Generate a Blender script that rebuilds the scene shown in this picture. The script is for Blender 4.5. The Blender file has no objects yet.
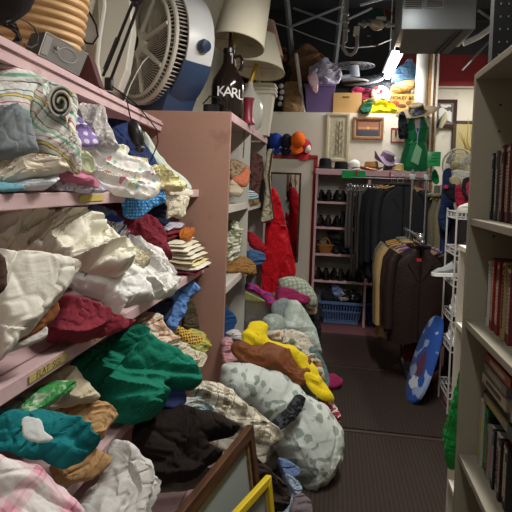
import bpy, bmesh, math, random
import numpy as np
from mathutils import Vector, Matrix
from mathutils.geometry import delaunay_2d_cdt
from math import sin, cos, pi, radians, sqrt

S = bpy.context.scene
COL = S.collection
random.seed(7)

# ---------------------------------------------------------------- camera
FPX, CX, CY, EYE = 512.0, 256.0, 201.0, 1.55
yaw, pitch, roll = radians(8.6), radians(-1.9), radians(2.1)
cf = np.array([-sin(yaw)*cos(pitch), cos(yaw)*cos(pitch), sin(pitch)])
r0 = np.array([cos(yaw), sin(yaw), 0.0]); u0 = np.cross(r0, cf)
cr = cos(roll)*r0 + sin(roll)*u0
cu = -sin(roll)*r0 + cos(roll)*u0
cam_data = bpy.data.cameras.new('camera')
cam_data.sensor_width = 36.0
cam_data.lens = 36.0
cam_data.shift_y = (CY-256)/512.0
cam_data.clip_start = 0.05
cam = bpy.data.objects.new('camera', cam_data)
COL.objects.link(cam)
m4 = Matrix(((cr[0], cu[0], -cf[0], 0), (cr[1], cu[1], -cf[1], 0), (cr[2], cu[2], -cf[2], EYE), (0, 0, 0, 1)))
cam.matrix_world = m4
S.camera = cam

# ---------------------------------------------------------------- world, exposure
S.view_settings.view_transform = 'Standard'
S.view_settings.look = 'None'
S.view_settings.exposure = 0.0
S.view_settings.gamma = 1.0
S.view_settings.use_curve_mapping = False
wd = bpy.data.worlds.new('world'); S.world = wd
wd.use_nodes = True
wd.node_tree.nodes['Background'].inputs[0].default_value = (0.95, 0.97, 1.0, 1)
wd.node_tree.nodes['Background'].inputs[1].default_value = 0.05

# ---------------------------------------------------------------- fluorescent light of the shop, plus added fill lights
def area(name, loc, sx, sy, power, col=(1.0, 0.96, 0.88), rot=(0, 0, 0)):
    l = bpy.data.lights.new(name, 'AREA'); l.shape = 'RECTANGLE'; l.size = sx; l.size_y = sy
    l.energy = power; l.color = col
    o = bpy.data.objects.new(name, l); o.location = loc; o.rotation_euler = rot
    COL.objects.link(o); return o
TUBES = [  # x, y0, y1, z, power
    (0.62, 5.40, 6.80, 3.0, 42),
    (0.30, 1.75, 3.05, 3.0, 62),
    (-0.10, -0.55, 0.65, 3.0, 15),  # added unseen fill behind the viewer, built as one more tube
]
for i, (x, ya, yb, z, p) in enumerate(TUBES):
    area('tube_light', (x, (ya+yb)/2, z-0.06), 0.12, yb-ya, p)
    area('added_uplight', (x, (ya+yb)/2, z+0.10), 0.12, yb-ya, 7, rot=(pi, 0, 0))  # upward area light added above each housing to brighten the ceiling
area('far_wall_fill', (2.0, 7.3, 3.3), 0.3, 1.2, 36)  # unseen area light without a fixture, added to lift the far wall

# ---------------------------------------------------------------- projection from the photo into the room
def ray(px, py):
    return cf + cr*(px-CX)/FPX - cu*(py-CY)/FPX
def O3(d, t): return Vector((d[0]*t, d[1]*t, EYE+d[2]*t))
def pY(px, py, Y): d = ray(px, py); return O3(d, Y/d[1])
def pX(px, py, X): d = ray(px, py); return O3(d, X/d[0])
def pZ(px, py, Z): d = ray(px, py); return O3(d, (Z-EYE)/d[2])

# ---------------------------------------------------------------- materials
def lin(c):
    if isinstance(c, str):
        c = c.lstrip('#'); c = [int(c[i:i+2], 16)/255 for i in (0, 2, 4)]
    return tuple((x/12.92 if x <= .04045 else ((x+.055)/1.055)**2.4) for x in c)+(1,)
MC = {}
def M(c, kind='plain', rough=.75, c2=None, sc=10.0, metal=0.0, bump=.15, cols=None, ang=0.0, var=.10, uv=False, trans=0.0, thr=.5, emit=0):
    key = (str(c), kind, rough, str(c2), sc, metal, bump, str(cols), ang, var, uv, trans, thr, emit)
    if key in MC: return MC[key]
    m = bpy.data.materials.new(kind+'_material'); m.use_nodes = True
    nt = m.node_tree; N = nt.nodes; L = nt.links
    b = N['Principled BSDF']
    b.inputs['Roughness'].default_value = rough; b.inputs['Metallic'].default_value = metal
    b.inputs['Specular IOR Level'].default_value = .2 if kind not in ('gloss', 'metal') else .5
    if trans: b.inputs['Transmission Weight'].default_value = trans
    tc = N.new('ShaderNodeTexCoord')
    base = tc.outputs['UV' if uv else 'Object']
    mp = N.new('ShaderNodeMapping'); L.new(base, mp.inputs[0]); mp.inputs['Rotation'].default_value = (0, 0, radians(ang))
    co = mp.outputs[0]
    def mix(fac, a, bb, mode='MIX'):
        x = N.new('ShaderNodeMix'); x.data_type = 'RGBA'; x.blend_type = mode
        for s, v in ((0, fac), (6, a), (7, bb)):
            if hasattr(v, 'links'): L.new(v, x.inputs[s])
            else: x.inputs[s].default_value = v
        return x.outputs[2]
    def math_(op, a, bb=None):
        x = N.new('ShaderNodeMath'); x.operation = op
        for s, v in ((0, a), (1, bb)):
            if v is None: continue
            if hasattr(v, 'links'): L.new(v, x.inputs[s])
            else: x.inputs[s].default_value = v
        return x.outputs[0]
    def noise(scale, detail=3, src=None):
        x = N.new('ShaderNodeTexNoise'); L.new(src or co, x.inputs['Vector'])
        x.inputs['Scale'].default_value = scale; x.inputs['Detail'].default_value = detail
        return x.outputs['Fac']
    def ramp(fac, stops, interp='CONSTANT'):
        x = N.new('ShaderNodeValToRGB'); x.color_ramp.interpolation = interp
        L.new(fac, x.inputs[0]); e = x.color_ramp.elements
        while len(e) < len(stops): e.new(.5)
        for i, (p, cc) in enumerate(stops): e[i].position = p; e[i].color = lin(cc) if not isinstance(cc, tuple) or len(cc) < 4 else cc
        return x.outputs[0]
    sep = N.new('ShaderNodeSeparateXYZ'); L.new(co, sep.inputs[0])
    A = lin(c); col = A; bmp = None
    B = lin(c2) if c2 is not None else A
    if kind in ('stripes', 'plaid'):
        st = cols; n = len(st); stops = []
        tot = sum(w for w, _ in st); p = 0
        for w, cc in st: stops.append((p/tot, cc)); p += w
        wob = math_('MULTIPLY', noise(6), .05)
        fx = math_('FRACT', math_('MULTIPLY', math_('ADD', sep.outputs[0], wob), sc))
        col = ramp(fx, stops)
        if kind == 'plaid':
            fy = math_('FRACT', math_('MULTIPLY', math_('ADD', sep.outputs[1], wob), sc))
            col = mix(.5, col, ramp(fy, stops))
    elif kind == 'floral':
        x = N.new('ShaderNodeTexVoronoi'); L.new(co, x.inputs['Vector']); x.inputs['Scale'].default_value = sc
        dist = N.new('ShaderNodeTexNoise'); L.new(co, dist.inputs['Vector']); dist.inputs['Scale'].default_value = sc*1.5; dist.inputs['Detail'].default_value = 1.5
        v = math_('ADD', math_('MULTIPLY', x.outputs['Distance'], .6), math_('MULTIPLY', dist.outputs['Fac'], .5))
        col = mix(ramp(v, [(0, (0, 0, 0, 1)), (thr-.015, (0, 0, 0, 1)), (thr+.015, (1, 1, 1, 1))], 'LINEAR'), A, B)
    elif kind == 'print':     # scattered coloured blotches on a plain ground
        x = N.new('ShaderNodeTexVoronoi'); L.new(co, x.inputs['Vector']); x.inputs['Scale'].default_value = sc
        d2 = math_('ADD', x.outputs['Distance'], math_('MULTIPLY', noise(sc*3), .35))
        msk = ramp(d2, [(0, (1, 1, 1, 1)), (thr-.03, (1, 1, 1, 1)), (thr, (0, 0, 0, 1))], 'LINEAR')
        sc2 = N.new('ShaderNodeSeparateColor'); L.new(x.outputs['Color'], sc2.inputs[0])
        n = len(cols); pc = ramp(sc2.outputs[0], [(i/n, cc) for i, cc in enumerate(cols)])
        col = mix(msk, A, pc)
    elif kind == 'dots':
        x = N.new('ShaderNodeTexVoronoi'); L.new(co, x.inputs['Vector']); x.inputs['Scale'].default_value = sc
        x.inputs['Randomness'].default_value = .15
        msk = ramp(x.outputs['Distance'], [(0, (1, 1, 1, 1)), (thr*.5, (1, 1, 1, 1)), (thr*.5+.04, (0, 0, 0, 1))], 'LINEAR')
        col = mix(msk, A, B)
    elif kind == 'wood':
        x = N.new('ShaderNodeTexNoise'); sm = N.new('ShaderNodeMapping'); L.new(co, sm.inputs[0]); sm.inputs['Scale'].default_value = (sc*4, sc*.35, sc*4)
        L.new(sm.outputs[0], x.inputs['Vector']); x.inputs['Scale'].default_value = 2.0; x.inputs['Detail'].default_value = 5
        col = mix(ramp(x.outputs['Fac'], [(.35, (0, 0, 0, 1)), (.65, (1, 1, 1, 1))], 'LINEAR'), A, B); bmp = x.outputs['Fac']
    elif kind == 'grooves':
        w = N.new('ShaderNodeTexWave'); L.new(co, w.inputs['Vector']); w.inputs['Scale'].default_value = sc; w.bands_direction = 'X'
        col = mix(w.outputs['Fac'], A, B); bmp = w.outputs['Fac']
    elif kind == 'paint':     # painted board with scuffs
        col = mix(ramp(noise(sc, 6), [(.60, (0, 0, 0, 1)), (.72, (1, 1, 1, 1))], 'LINEAR'), A, B)
    nz = noise(9 if uv else 5, 4)
    k = mix(nz, (1-var,)*3+(1,), (1+var*.6,)*3+(1,))
    col = mix(1.0, col, k, 'MULTIPLY')
    if hasattr(col, 'links'): L.new(col, b.inputs['Base Color'])
    if kind not in ('gloss', 'metal', 'plastic'):
        bn = N.new('ShaderNodeBump'); bn.inputs['Strength'].default_value = bump; bn.inputs['Distance'].default_value = .01
        if bmp is None: bmp = math_('ADD', noise(220 if uv else 60, 2), math_('MULTIPLY', noise(28, 3), 1.5 if uv else .5))
        if uv:
            wr = None
            for sc_, w_, st_ in ((9, 5.0, (1, .35, 1)), (17, 2.0, (.4, 1, 1))):
                dn = N.new('ShaderNodeTexNoise'); mm = N.new('ShaderNodeMapping'); L.new(co, mm.inputs[0]); mm.inputs['Scale'].default_value = st_; mm.inputs['Rotation'].default_value = (0, 0, sc_*.37)
                L.new(mm.outputs[0], dn.inputs['Vector']); dn.inputs['Scale'].default_value = sc_; dn.inputs['Detail'].default_value = 1.5; dn.inputs['Distortion'].default_value = 1.2
                a_ = math_('MULTIPLY', math_('ABSOLUTE', math_('SUBTRACT', dn.outputs['Fac'], .5)), w_*2.2)
                wr = a_ if wr is None else math_('ADD', wr, a_)
            bmp = math_('ADD', math_('MULTIPLY', bmp, .35), wr)
            bn.inputs['Distance'].default_value = .006; bn.inputs['Strength'].default_value = bump*1.3
        L.new(bmp, bn.inputs['Height']); L.new(bn.outputs[0], b.inputs['Normal'])
    if uv:
        b.inputs['Sheen Weight'].default_value = .03
    if emit:
        b.inputs['Emission Color'].default_value = A; b.inputs['Emission Strength'].default_value = emit
    MC[key] = m
    return m
def F(c, **k): k.setdefault('rough', .9); k.setdefault('bump', .25); k.setdefault('uv', True); return M(c, k.pop('kind', 'plain'), **k)

# ---------------------------------------------------------------- mesh kit
def V(*a): return Vector(a)
class MB:
    def __init__(s): s.v = []; s.f = []; s.uv = None
    def add(s, vs, fs):
        n = len(s.v); s.v += [Vector(v) for v in vs]; s.f += [tuple(i+n for i in f) for f in fs]; return s
    def box(s, c, d, R=None, bev=0.0):
        c = Vector(c); hx, hy, hz = d[0]/2, d[1]/2, d[2]/2
        b = min(bev, hx*.9, hy*.9, hz*.9)
        if b <= 0:
            vs = [Vector((x, y, z)) for x in (-hx, hx) for y in (-hy, hy) for z in (-hz, hz)]
            fs = [(0, 1, 3, 2), (4, 6, 7, 5), (0, 4, 5, 1), (2, 3, 7, 6), (0, 2, 6, 4), (1, 5, 7, 3)]
        else:
            bm = bmesh.new(); bmesh.ops.create_cube(bm, size=1)
            for v in bm.verts: v.co = Vector((v.co.x*2*hx, v.co.y*2*hy, v.co.z*2*hz))
            bmesh.ops.bevel(bm, geom=bm.edges[:], offset=b, segments=2, affect='EDGES', profile=.5)
            bm.verts.index_update()
            vs = [v.co.copy() for v in bm.verts]; fs = [tuple(v.index for v in f.verts) for f in bm.faces]; bm.free()
        if R is not None: vs = [R @ v for v in vs]
        return s.add([v+c for v in vs], fs)
    def tube(s, pts, r, seg=8, cap=True):
        pts = [Vector(p) for p in pts]; n = len(pts)
        rs = r if isinstance(r, (list, tuple)) else [r]*n
        vs = []; up = None
        for i, p in enumerate(pts):
            t = (pts[min(i+1, n-1)]-pts[max(i-1, 0)]).normalized()
            if up is None:
                up = Vector((0, 0, 1)) if abs(t.z) < .9 else Vector((1, 0, 0))
            a = (up - t*up.dot(t)).normalized(); up = a; b2 = t.cross(a)
            for k in range(seg):
                an = 2*pi*k/seg; vs.append(p + a*cos(an)*rs[i] + b2*sin(an)*rs[i])
        fs = [(i*seg+k, i*seg+(k+1) % seg, (i+1)*seg+(k+1) % seg, (i+1)*seg+k) for i in range(n-1) for k in range(seg)]
        if cap: fs += [tuple(range(seg))[::-1], tuple(range((n-1)*seg, n*seg))]
        return s.add(vs, fs)
    def lathe(s, prof, c=(0, 0, 0), seg=28, R=None, sx=1, sy=1, cap=True):
        c = Vector(c); vs = []
        for r, z in prof:
            for k in range(seg):
                a = 2*pi*k/seg; v = Vector((r*cos(a)*sx, r*sin(a)*sy, z)); vs.append((R @ v if R is not None else v)+c)
        n = len(prof)
        fs = [(i*seg+k, i*seg+(k+1) % seg, (i+1)*seg+(k+1) % seg, (i+1)*seg+k) for i in range(n-1) for k in range(seg)]
        if cap: fs += [tuple(range(seg))[::-1], tuple(range((n-1)*seg, n*seg))]
        return s.add(vs, fs)
    def loft(s, rings, cap=True):
        n = len(rings[0]); vs = [p for r in rings for p in r]
        fs = [(i*n+k, i*n+(k+1) % n, (i+1)*n+(k+1) % n, (i+1)*n+k) for i in range(len(rings)-1) for k in range(n)]
        if cap: fs += [tuple(range(n))[::-1], tuple(range((len(rings)-1)*n, len(rings)*n))]
        return s.add(vs, fs)
    def prism(s, poly, d):   # poly: list of 3-D points, d: extrusion vector
        d = Vector(d); p = [Vector(q) for q in poly]; n = len(p)
        fs = [tuple(range(n))[::-1], tuple(range(n, 2*n))]+[(i, (i+1) % n, (i+1) % n+n, i+n) for i in range(n)]
        return s.add(p+[q+d for q in p], fs)
    def ell(s, c, r, R=None, nu=16, nv=10):
        prof = []
        c = Vector(c); vs = []; fs = []
        for j in range(nv+1):
            t = pi*j/nv
            for k in range(nu):
                a = 2*pi*k/nu; rr = max(sin(t), .02)
                v = Vector((r[0]*rr*cos(a), r[1]*rr*sin(a), r[2]*cos(t))); vs.append((R @ v if R is not None else v)+c)
        fs = [(j*nu+k, (j+1)*nu+k, (j+1)*nu+(k+1) % nu, j*nu+(k+1) % nu) for j in range(nv) for k in range(nu)]
        fs += [tuple(range(nu)), tuple(range(nv*nu, nv*nu+nu))[::-1]]
        return s.add(vs, fs)
    def grid(s, fn, nu, nv, th=0.0):   # sheet fn(u,v) -> point, closed in nothing; th gives thickness by Solidify-like copy
        vs = [Vector(fn(i/nu, j/nv)) for i in range(nu+1) for j in range(nv+1)]
        fs = [(i*(nv+1)+j, (i+1)*(nv+1)+j, (i+1)*(nv+1)+j+1, i*(nv+1)+j+1) for i in range(nu) for j in range(nv)]
        return s.add(vs, fs)
def tag(o, label=None, cat=None, group=None, kind=None):
    if label: o['label'] = label
    if cat: o['category'] = cat
    if group: o['group'] = group
    if kind: o['kind'] = kind
    return o
def link(name, mb, mat, parent=None, label=None, smooth=True, origin=None, recalc=True, thick=0, kind=None):
    me = bpy.data.meshes.new(name)
    if origin is None and parent is None and mb.v:
        xs = [v.x for v in mb.v]; ys = [v.y for v in mb.v]; zs = [v.z for v in mb.v]
        origin = Vector(((min(xs)+max(xs))/2, (min(ys)+max(ys))/2, min(zs)))
    off = Vector(origin) if origin is not None else Vector((0, 0, 0))
    me.from_pydata([tuple(v-off) for v in mb.v], [], mb.f); me.update()
    if recalc:
        bm = bmesh.new(); bm.from_mesh(me); bmesh.ops.recalc_face_normals(bm, faces=bm.faces); bm.to_mesh(me); bm.free()
    if mb.uv is not None:
        ul = me.uv_layers.new(name='UVMap')
        uvv = mb.uv
        for lp in me.loops: ul.data[lp.index].uv = uvv[lp.vertex_index]
    if isinstance(mat, (list, tuple)):
        for q in mat: me.materials.append(q)
    else: me.materials.append(mat)
    if smooth:
        for p in me.polygons: p.use_smooth = True
        try: me.set_sharp_from_angle(angle=radians(38))
        except Exception: pass
    o = bpy.data.objects.new(name, me); COL.objects.link(o)
    o.location = off
    if parent is not None:
        o.parent = parent
        pl = Vector((0, 0, 0)); q = parent
        while q is not None: pl += q.location; q = q.parent
        if parent.get('_local') is None:      # vertices were given in room coordinates
            o.location = off - pl
        else: o['_local'] = 1
    if thick:
        md = o.modifiers.new('thickness', 'SOLIDIFY'); md.thickness = thick; md.offset = 0
    if label: o['label'] = label
    if kind: o['kind'] = kind
    return o
def thing(name, label, cat, loc, group=None, rot=None, local=False):
    o = bpy.data.objects.new(name, None); o.empty_display_size = .05; COL.objects.link(o); o.location = loc
    if rot is not None: o.rotation_euler = rot
    if local: o['_local'] = 1
    return tag(o, label, cat, group)
def single(name, mb, mat, label, cat, group=None, **k):
    return tag(link(name, mb, mat, **k), label, cat, group)
def dup(root, loc=None, rot=None, label=None, scale=None):
    def cp(o, par):
        c = o.copy(); COL.objects.link(c); c.parent = par
        for ch in o.children: cp(ch, c)
        return c
    r = cp(root, None)
    if loc is not None: r.location = loc
    if rot is not None: r.rotation_euler = rot
    if scale is not None: r.scale = scale
    if label: r['label'] = label
    return r
def struct(name, mb, mat, **k):
    o = link(name, mb, mat, **k); o['kind'] = 'structure'; return o
def textmesh(name, txt, size, mat, loc, R, parent, depth=.001, align='CENTER', shear=0):
    cu_ = bpy.data.curves.new('lettering', 'FONT'); cu_.body = txt; cu_.size = size; cu_.extrude = depth; cu_.align_x = align; cu_.align_y = 'CENTER'; cu_.shear = shear
    cu_.resolution_u = 3
    t = bpy.data.objects.new('lettering', cu_); COL.objects.link(t)
    dg = bpy.context.evaluated_depsgraph_get(); me = bpy.data.meshes.new_from_object(t.evaluated_get(dg))
    bpy.data.objects.remove(t); 
    mb = MB(); mb.v = [(R @ v.co)+Vector(loc) for v in me.vertices]; mb.f = [tuple(p.vertices) for p in me.polygons]
    return link(name, mb, mat, parent, smooth=False, recalc=False)

# ---- cloth: an outlined, inflated, folded body ---------------------------------------
_rs = np.random.RandomState(3); _perm = _rs.permutation(512); _val = _rs.rand(512)*2-1
def vnoise(x, y, seed=0):
    xi = np.floor(x).astype(int); yi = np.floor(y).astype(int); xf = x-xi; yf = y-yi
    u = xf*xf*xf*(xf*(xf*6-15)+10); v = yf*yf*yf*(yf*(yf*6-15)+10)
    def h(a, b): return _val[_perm[(_perm[(a+seed*37) & 511]+b+seed*11) & 511]]
    return (h(xi, yi)*(1-u)+h(xi+1, yi)*u)*(1-v)+(h(xi, yi+1)*(1-u)+h(xi+1, yi+1)*u)*v
def foldfield(u, v, ang, size, seed, aniso=3.0):
    a = radians(ang+90); p = (u*cos(a)+v*sin(a))/size; q = (-u*sin(a)+v*cos(a))/size
    w1 = vnoise(p*.5+3.1, q*.35, seed+1); w2 = vnoise(p*.5, q*.35+7, seed+2)
    x = p+w1*1.3; y = q/aniso+w2*1.0
    n1 = vnoise(x*1.0, y*1.0, seed); r1 = 1-np.abs(n1)*2.6
    n2 = vnoise(x*1.9+5+w1, y*1.7+w2, seed+5); r2 = np.minimum(np.abs(n2)*3.2, 1.2)-.6
    n3 = vnoise(x*3.6+5+n1, y*2.6+n2, seed+8); r3 = 1-np.abs(n3)*2.6
    x4 = vnoise(p*2.3+q*2.1, q*2.2-p*1.7, seed+12); r4 = np.minimum(np.abs(x4)*3, 1)-.5
    return .80*r1+.42*r2+.13*r3+.18*r4+.45*w1
def smooth_poly(P, n=90, k=1):
    P = [np.array(p, float) for p in P]; m = len(P); out = []
    seg = [np.linalg.norm(P[(i+1) % m]-P[i]) for i in range(m)]; tot = sum(seg)
    for i in range(m):
        p0, p1, p2, p3 = P[i-1], P[i], P[(i+1) % m], P[(i+2) % m]
        c = max(2, int(round(n*seg[i]/tot)))
        for j in range(c):
            t = j/c
            out.append(.5*((2*p1)+(-p0+p2)*t+(2*p0-5*p1+4*p2-p3)*t*t+(-p0+3*p1-3*p2+p3)*t**3))
    return np.array(out)
SHELF = {'s2': (1.50, -.85, 1.86, -.98), 's3': (1.015, -.8, 1.45, -.83), 's4': (.555, -.8, .965, -.78), 's5': (.12, -.56, .505, -.78)}
def cloth_mesh(poly, anchor, n=(.75, -.45, .45), T=.05, back=.10, fold=.018, size=.07, ang=0, seed=1, shelf=None, R=None, res=None, puff=.35, wav=.022):
    pc = np.mean(np.array(poly, float), axis=0)
    kind, val = anchor
    if kind == 'X': A = pX(pc[0], pc[1], val)
    elif kind == 'Y': A = pY(pc[0], pc[1], val)
    else: A = pZ(pc[0], pc[1], val)
    A = np.array(A); nn = np.array(n, float); nn /= np.linalg.norm(nn)
    e1 = np.cross([0, 0, 1], nn); e1 /= np.linalg.norm(e1); e2 = np.cross(nn, e1)
    C = np.array([0, 0, EYE]); uvp = []
    for p in poly:
        d = ray(*p); t = np.dot(A-C, nn)/np.dot(d, nn); P = C+d*t-A
        uvp.append((P@e1, P@e2))
    uvp = np.array(uvp)
    bd = smooth_poly(uvp, 80)
    w, h = bd.max(0)-bd.min(0); area_ = w*h
    if wav: 
        c0 = bd.mean(0); ph = np.arange(len(bd))/len(bd)*2*pi
        bd = bd+(bd-c0)/np.linalg.norm(bd-c0, axis=1)[:, None]*(wav*min(w, h)*(np.sin(ph*9+seed)*.5+np.sin(ph*17+seed*2)*.35+np.sin(ph*5+seed*3)*.4))[:, None]
    sp = res or sqrt(area_/(900+min(2400, area_*45000)))
    pts = []
    lo, hi = bd.min(0), bd.max(0); j = 0; y = lo[1]
    xs, ys = bd[:, 0], bd[:, 1]; x2, y2 = np.roll(xs, -1), np.roll(ys, -1)
    gy = np.arange(lo[1], hi[1], sp*.87); G = []
    for jj, yy in enumerate(gy):
        gx = np.arange(lo[0]+(jj % 2)*sp/2, hi[0], sp); G += [(x, yy) for x in gx]
    G = np.array(G)
    ins = np.zeros(len(G), bool)
    for i in range(len(xs)):
        cnd = (ys[i] > G[:, 1]) != (y2[i] > G[:, 1])
        dy = (y2[i]-ys[i]) or 1e-12
        ins ^= cnd & (G[:, 0] < (x2[i]-xs[i])*(G[:, 1]-ys[i])/dy+xs[i])
    def dist(Q):
        D = np.full(len(Q), 1e9)
        for i in range(len(xs)):
            a = np.array([xs[i], ys[i]]); b = np.array([x2[i], y2[i]]); ab = b-a; L2 = ab@ab or 1e-12
            t = np.clip(((Q-a)@ab)/L2, 0, 1); D = np.minimum(D, np.linalg.norm(Q-a-t[:, None]*ab, axis=1))
        return D
    G = G[ins]; D = dist(G); G = G[D > sp*.35]
    # a ring close to the edge for a rounded rim
    allp = [Vector(p) for p in bd]+[Vector(p) for p in G]
    nb = len(bd)
    r = delaunay_2d_cdt(allp, [(i, (i+1) % nb) for i in range(nb)], [], 1, 1e-7)
    vs, tr = np.array([tuple(v) for v in r[0]]), r[2]
    D = dist(vs)
    isb = D < 1e-5
    Rr = R or min(w, h)*.42
    fold = fold*1.25
    t = np.clip(D/Rr, 0, 1)
    prof = np.sqrt(np.clip(1-(1-t)**2, 0, 1)); edgeR = .22*Rr
    ff = foldfield(vs[:, 0], vs[:, 1], ang, size, seed)
    edge = np.clip(D/edgeR, 0, 1)**.6
    low = vnoise(vs[:, 0]/(size*1.6)+seed, vs[:, 1]/(size*1.6), seed+20)
    hf = T*(prof*puff+(1-puff)*.7*np.sqrt(np.clip(1-(1-np.clip(D/edgeR, 0, 1))**2, 0, 1)))*(1+.35*low)+fold*ff*edge
    hf = np.where(isb, 0, np.maximum(hf, .002))
    dn = foldfield(vs[:, 0]+9, vs[:, 1]+4, ang+50, size, seed+3)
    lat = np.where(isb, .3, 1)*fold*.5*dn*edge
    P = A+np.outer(vs[:, 0]+lat, e1)+np.outer(vs[:, 1], e2)
    Pf = P+np.outer(hf, nn)
    hb = np.where(isb, 0, back*prof)
    bdir = nn.copy(); bdir[2] = 0; bdir /= np.linalg.norm(bdir) or 1
    Pb = P-np.outer(hb, bdir)
    if shelf:
        zt, xf, zc, xc = SHELF[shelf]
        for Q in (Pf, Pb):
            low = (Q[:, 2] < zt+.004) & (Q[:, 0] < xf+.004)
            up = zt+.004-Q[:, 2]; out = xf+.006-Q[:, 0]
            Q[:, 2] = np.where(low & (up <= out), zt+.004, Q[:, 2])
            Q[:, 0] = np.where(low & (up > out), xf+.006, Q[:, 0])
            inside = Q[:, 0] < xc
            Q[:, 2] = np.where(inside, np.minimum(Q[:, 2], zc-.004), Q[:, 2])
            Q[:, 0] = np.maximum(Q[:, 0], -1.44)
            Q[:, 1] = np.minimum(Q[:, 1], 3.175)
            Q[:, 2] = np.maximum(Q[:, 2], .004)
    else:
        for Q in (Pf, Pb): Q[:, 2] = np.maximum(Q[:, 2], .004)
    n0 = len(vs); idx = {}; VV = [Vector(p) for p in Pf]; UV = [tuple(p) for p in vs]
    bi = [0]*n0
    for i in range(n0):
        if isb[i]: bi[i] = i
        else: bi[i] = len(VV); VV.append(Vector(Pb[i])); UV.append(tuple(vs[i]))
    mb = MB(); mb.v = VV; mb.uv = UV
    for f in tr:
        f = tuple(f); mb.f.append(f)
        g = tuple(bi[i] for i in f[::-1])
        if len(set(g)) == 3 and set(g) != set(f): mb.f.append(g)
    return mb
def cloth(name, label, cat, poly, anchor, mat, group=None, parent=None, **k):
    mb = cloth_mesh(poly, anchor, **k)
    if parent is not None: return link(name, mb, mat, parent, recalc=False)
    o = link(name, mb, mat, recalc=False)
    return tag(o, label, cat, group)

# ================================================================ THE ROOM
WHITE = M('#d9d3c6', 'paint', c2='#b3a995', sc=3, var=.06, bump=.08)
CREAM = M('#cfc8b4', 'paint', c2='#a8a08a', sc=3, var=.08, bump=.08)
PINK = M('#cbadaf', 'paint', c2='#9a7c7c', sc=7, var=.08, bump=.12)
PINKD = M('#9f7b6d', 'paint', c2='#8b665c', sc=5, var=.06, bump=.08)
GREYIN = M('#b9b6ae', 'paint', c2='#8d8a84', sc=5, var=.10)
BLACK = M('#17171a', var=.2)
CEIL = M('#3c3e44', var=.25, bump=.2)
struct('floor', MB().box((.5, 3.9, -.03), (4.2, 9.4, .06)), M('#6b4449', 'plain', var=.12, rough=.95, bump=.5), smooth=False)
struct('ceiling', MB().box((.5, 3.9, 4.25), (4.2, 9.4, .1)), CEIL, smooth=False)
struct('wall_left', MB().box((-1.53, 3.9, 2.1), (.06, 9.4, 4.2)), CREAM, smooth=False)
struct('wall_right', MB().box((2.63, 3.9, 2.1), (.06, 9.4, 4.2)), CREAM, smooth=False)
struct('wall_front', MB().box((.5, -.83, 2.1), (4.2, .06, 4.2)), CREAM, smooth=False)
struct('wall_far', MB().box((.5, 8.55, 2.1), (4.2, .06, 4.2)), WHITE, smooth=False)
struct('trim_1', MB().box((1.75, 8.50, 3.44), (1.7, .03, .50)), M('#a03c46', 'plain', var=.1), smooth=False)
struct('trim_2', MB().box((.5, 8.50, 3.97), (4.1, .03, .56)), M('#4d5258', 'plain', var=.2), smooth=False)
struct('trim_3', MB().box((1.75, 8.48, 3.185), (1.7, .02, .03)), M('#c9c4b8'), smooth=False)
# the low partition with a storage loft behind it
struct('wall_back', MB().box((-.31, 6.16, 1.21), (2.36, .12, 2.42)), WHITE, smooth=False)
struct('trim_4', MB().box((-.31, 6.95, 2.375), (2.36, 1.46, .07)), M('#7a6a55', 'wood', c2='#5a4b3a', sc=3), smooth=False)
struct('wall_loft', MB().box((-.31, 7.8, 2.1), (2.36, .06, 4.2)), M('#2c2d31', var=.3), smooth=False)
# wall end: white pipe and bare studs
struct('trim_5', MB().tube([(.945, 6.13, 0), (.945, 6.13, 4.2)], .068, 20), M('#d8d3c8', var=.08))
struct('trim_6', MB().box((1.030, 6.14, 2.1), (.035, .09, 4.2)).box((1.085, 6.14, 2.1), (.028, .09, 4.2)), M('#b08a5e', 'wood', c2='#8a6740', sc=3), smooth=False)
struct('trim_7', MB().box((1.058, 6.10, 2.1), (.018, .05, 4.2)).box((1.110, 6.12, 2.1), (.018, .09, 4.2)), M('#e3ded2'), smooth=False)
# ceiling joists and braces
tr = MB()
for (a, b_, y) in (((283, -40), (293, 62), 6.6), ((347, -40), (333, 80), 6.9)):
    tr.tube([pY(*a, y), pY(*b_, y+.2)], .035, 4)
struct('trim_8', tr, M('#7b7f86', 'metal', rough=.5), smooth=False)
tr = MB()
for (a, b_, y) in (((290, 27), (345, 5), 6.7), ((293, 8), (338, 24), 6.75), ((338, 24), (372, 8), 6.75), ((478, 10), (500, 25), 6.8), ((462, 70), (500, 30), 7.2), ((360, 5), (395, -5), 6.0)):
    tr.tube([pY(*a, y), pY(*b_, y)], .018, 5)
struct('trim_9', tr, M('#6c7077', 'metal', rough=.5), smooth=False)
tr = MB()
for k in range(6): tr.box((.5, 3.2+k*.95, 4.12), (4.1, .09, .16))
struct('trim_10', tr, M('#34363b', var=.2), smooth=False)

# door with red trim on the back wall
struct('door_1', MB().box((-.56, 6.085, .93), (.62, .03, 1.86)), M('#d5cfc3', var=.05), smooth=False)
RED = M('#a03732', var=.12)
struct('trim_11', MB().box((-.225, 6.075, .94), (.045, .05, 1.88)).box((-.90, 6.075, .94), (.045, .05, 1.88)).box((-.563, 6.075, 1.89), (.72, .05, .045)), RED, smooth=False)

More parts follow.
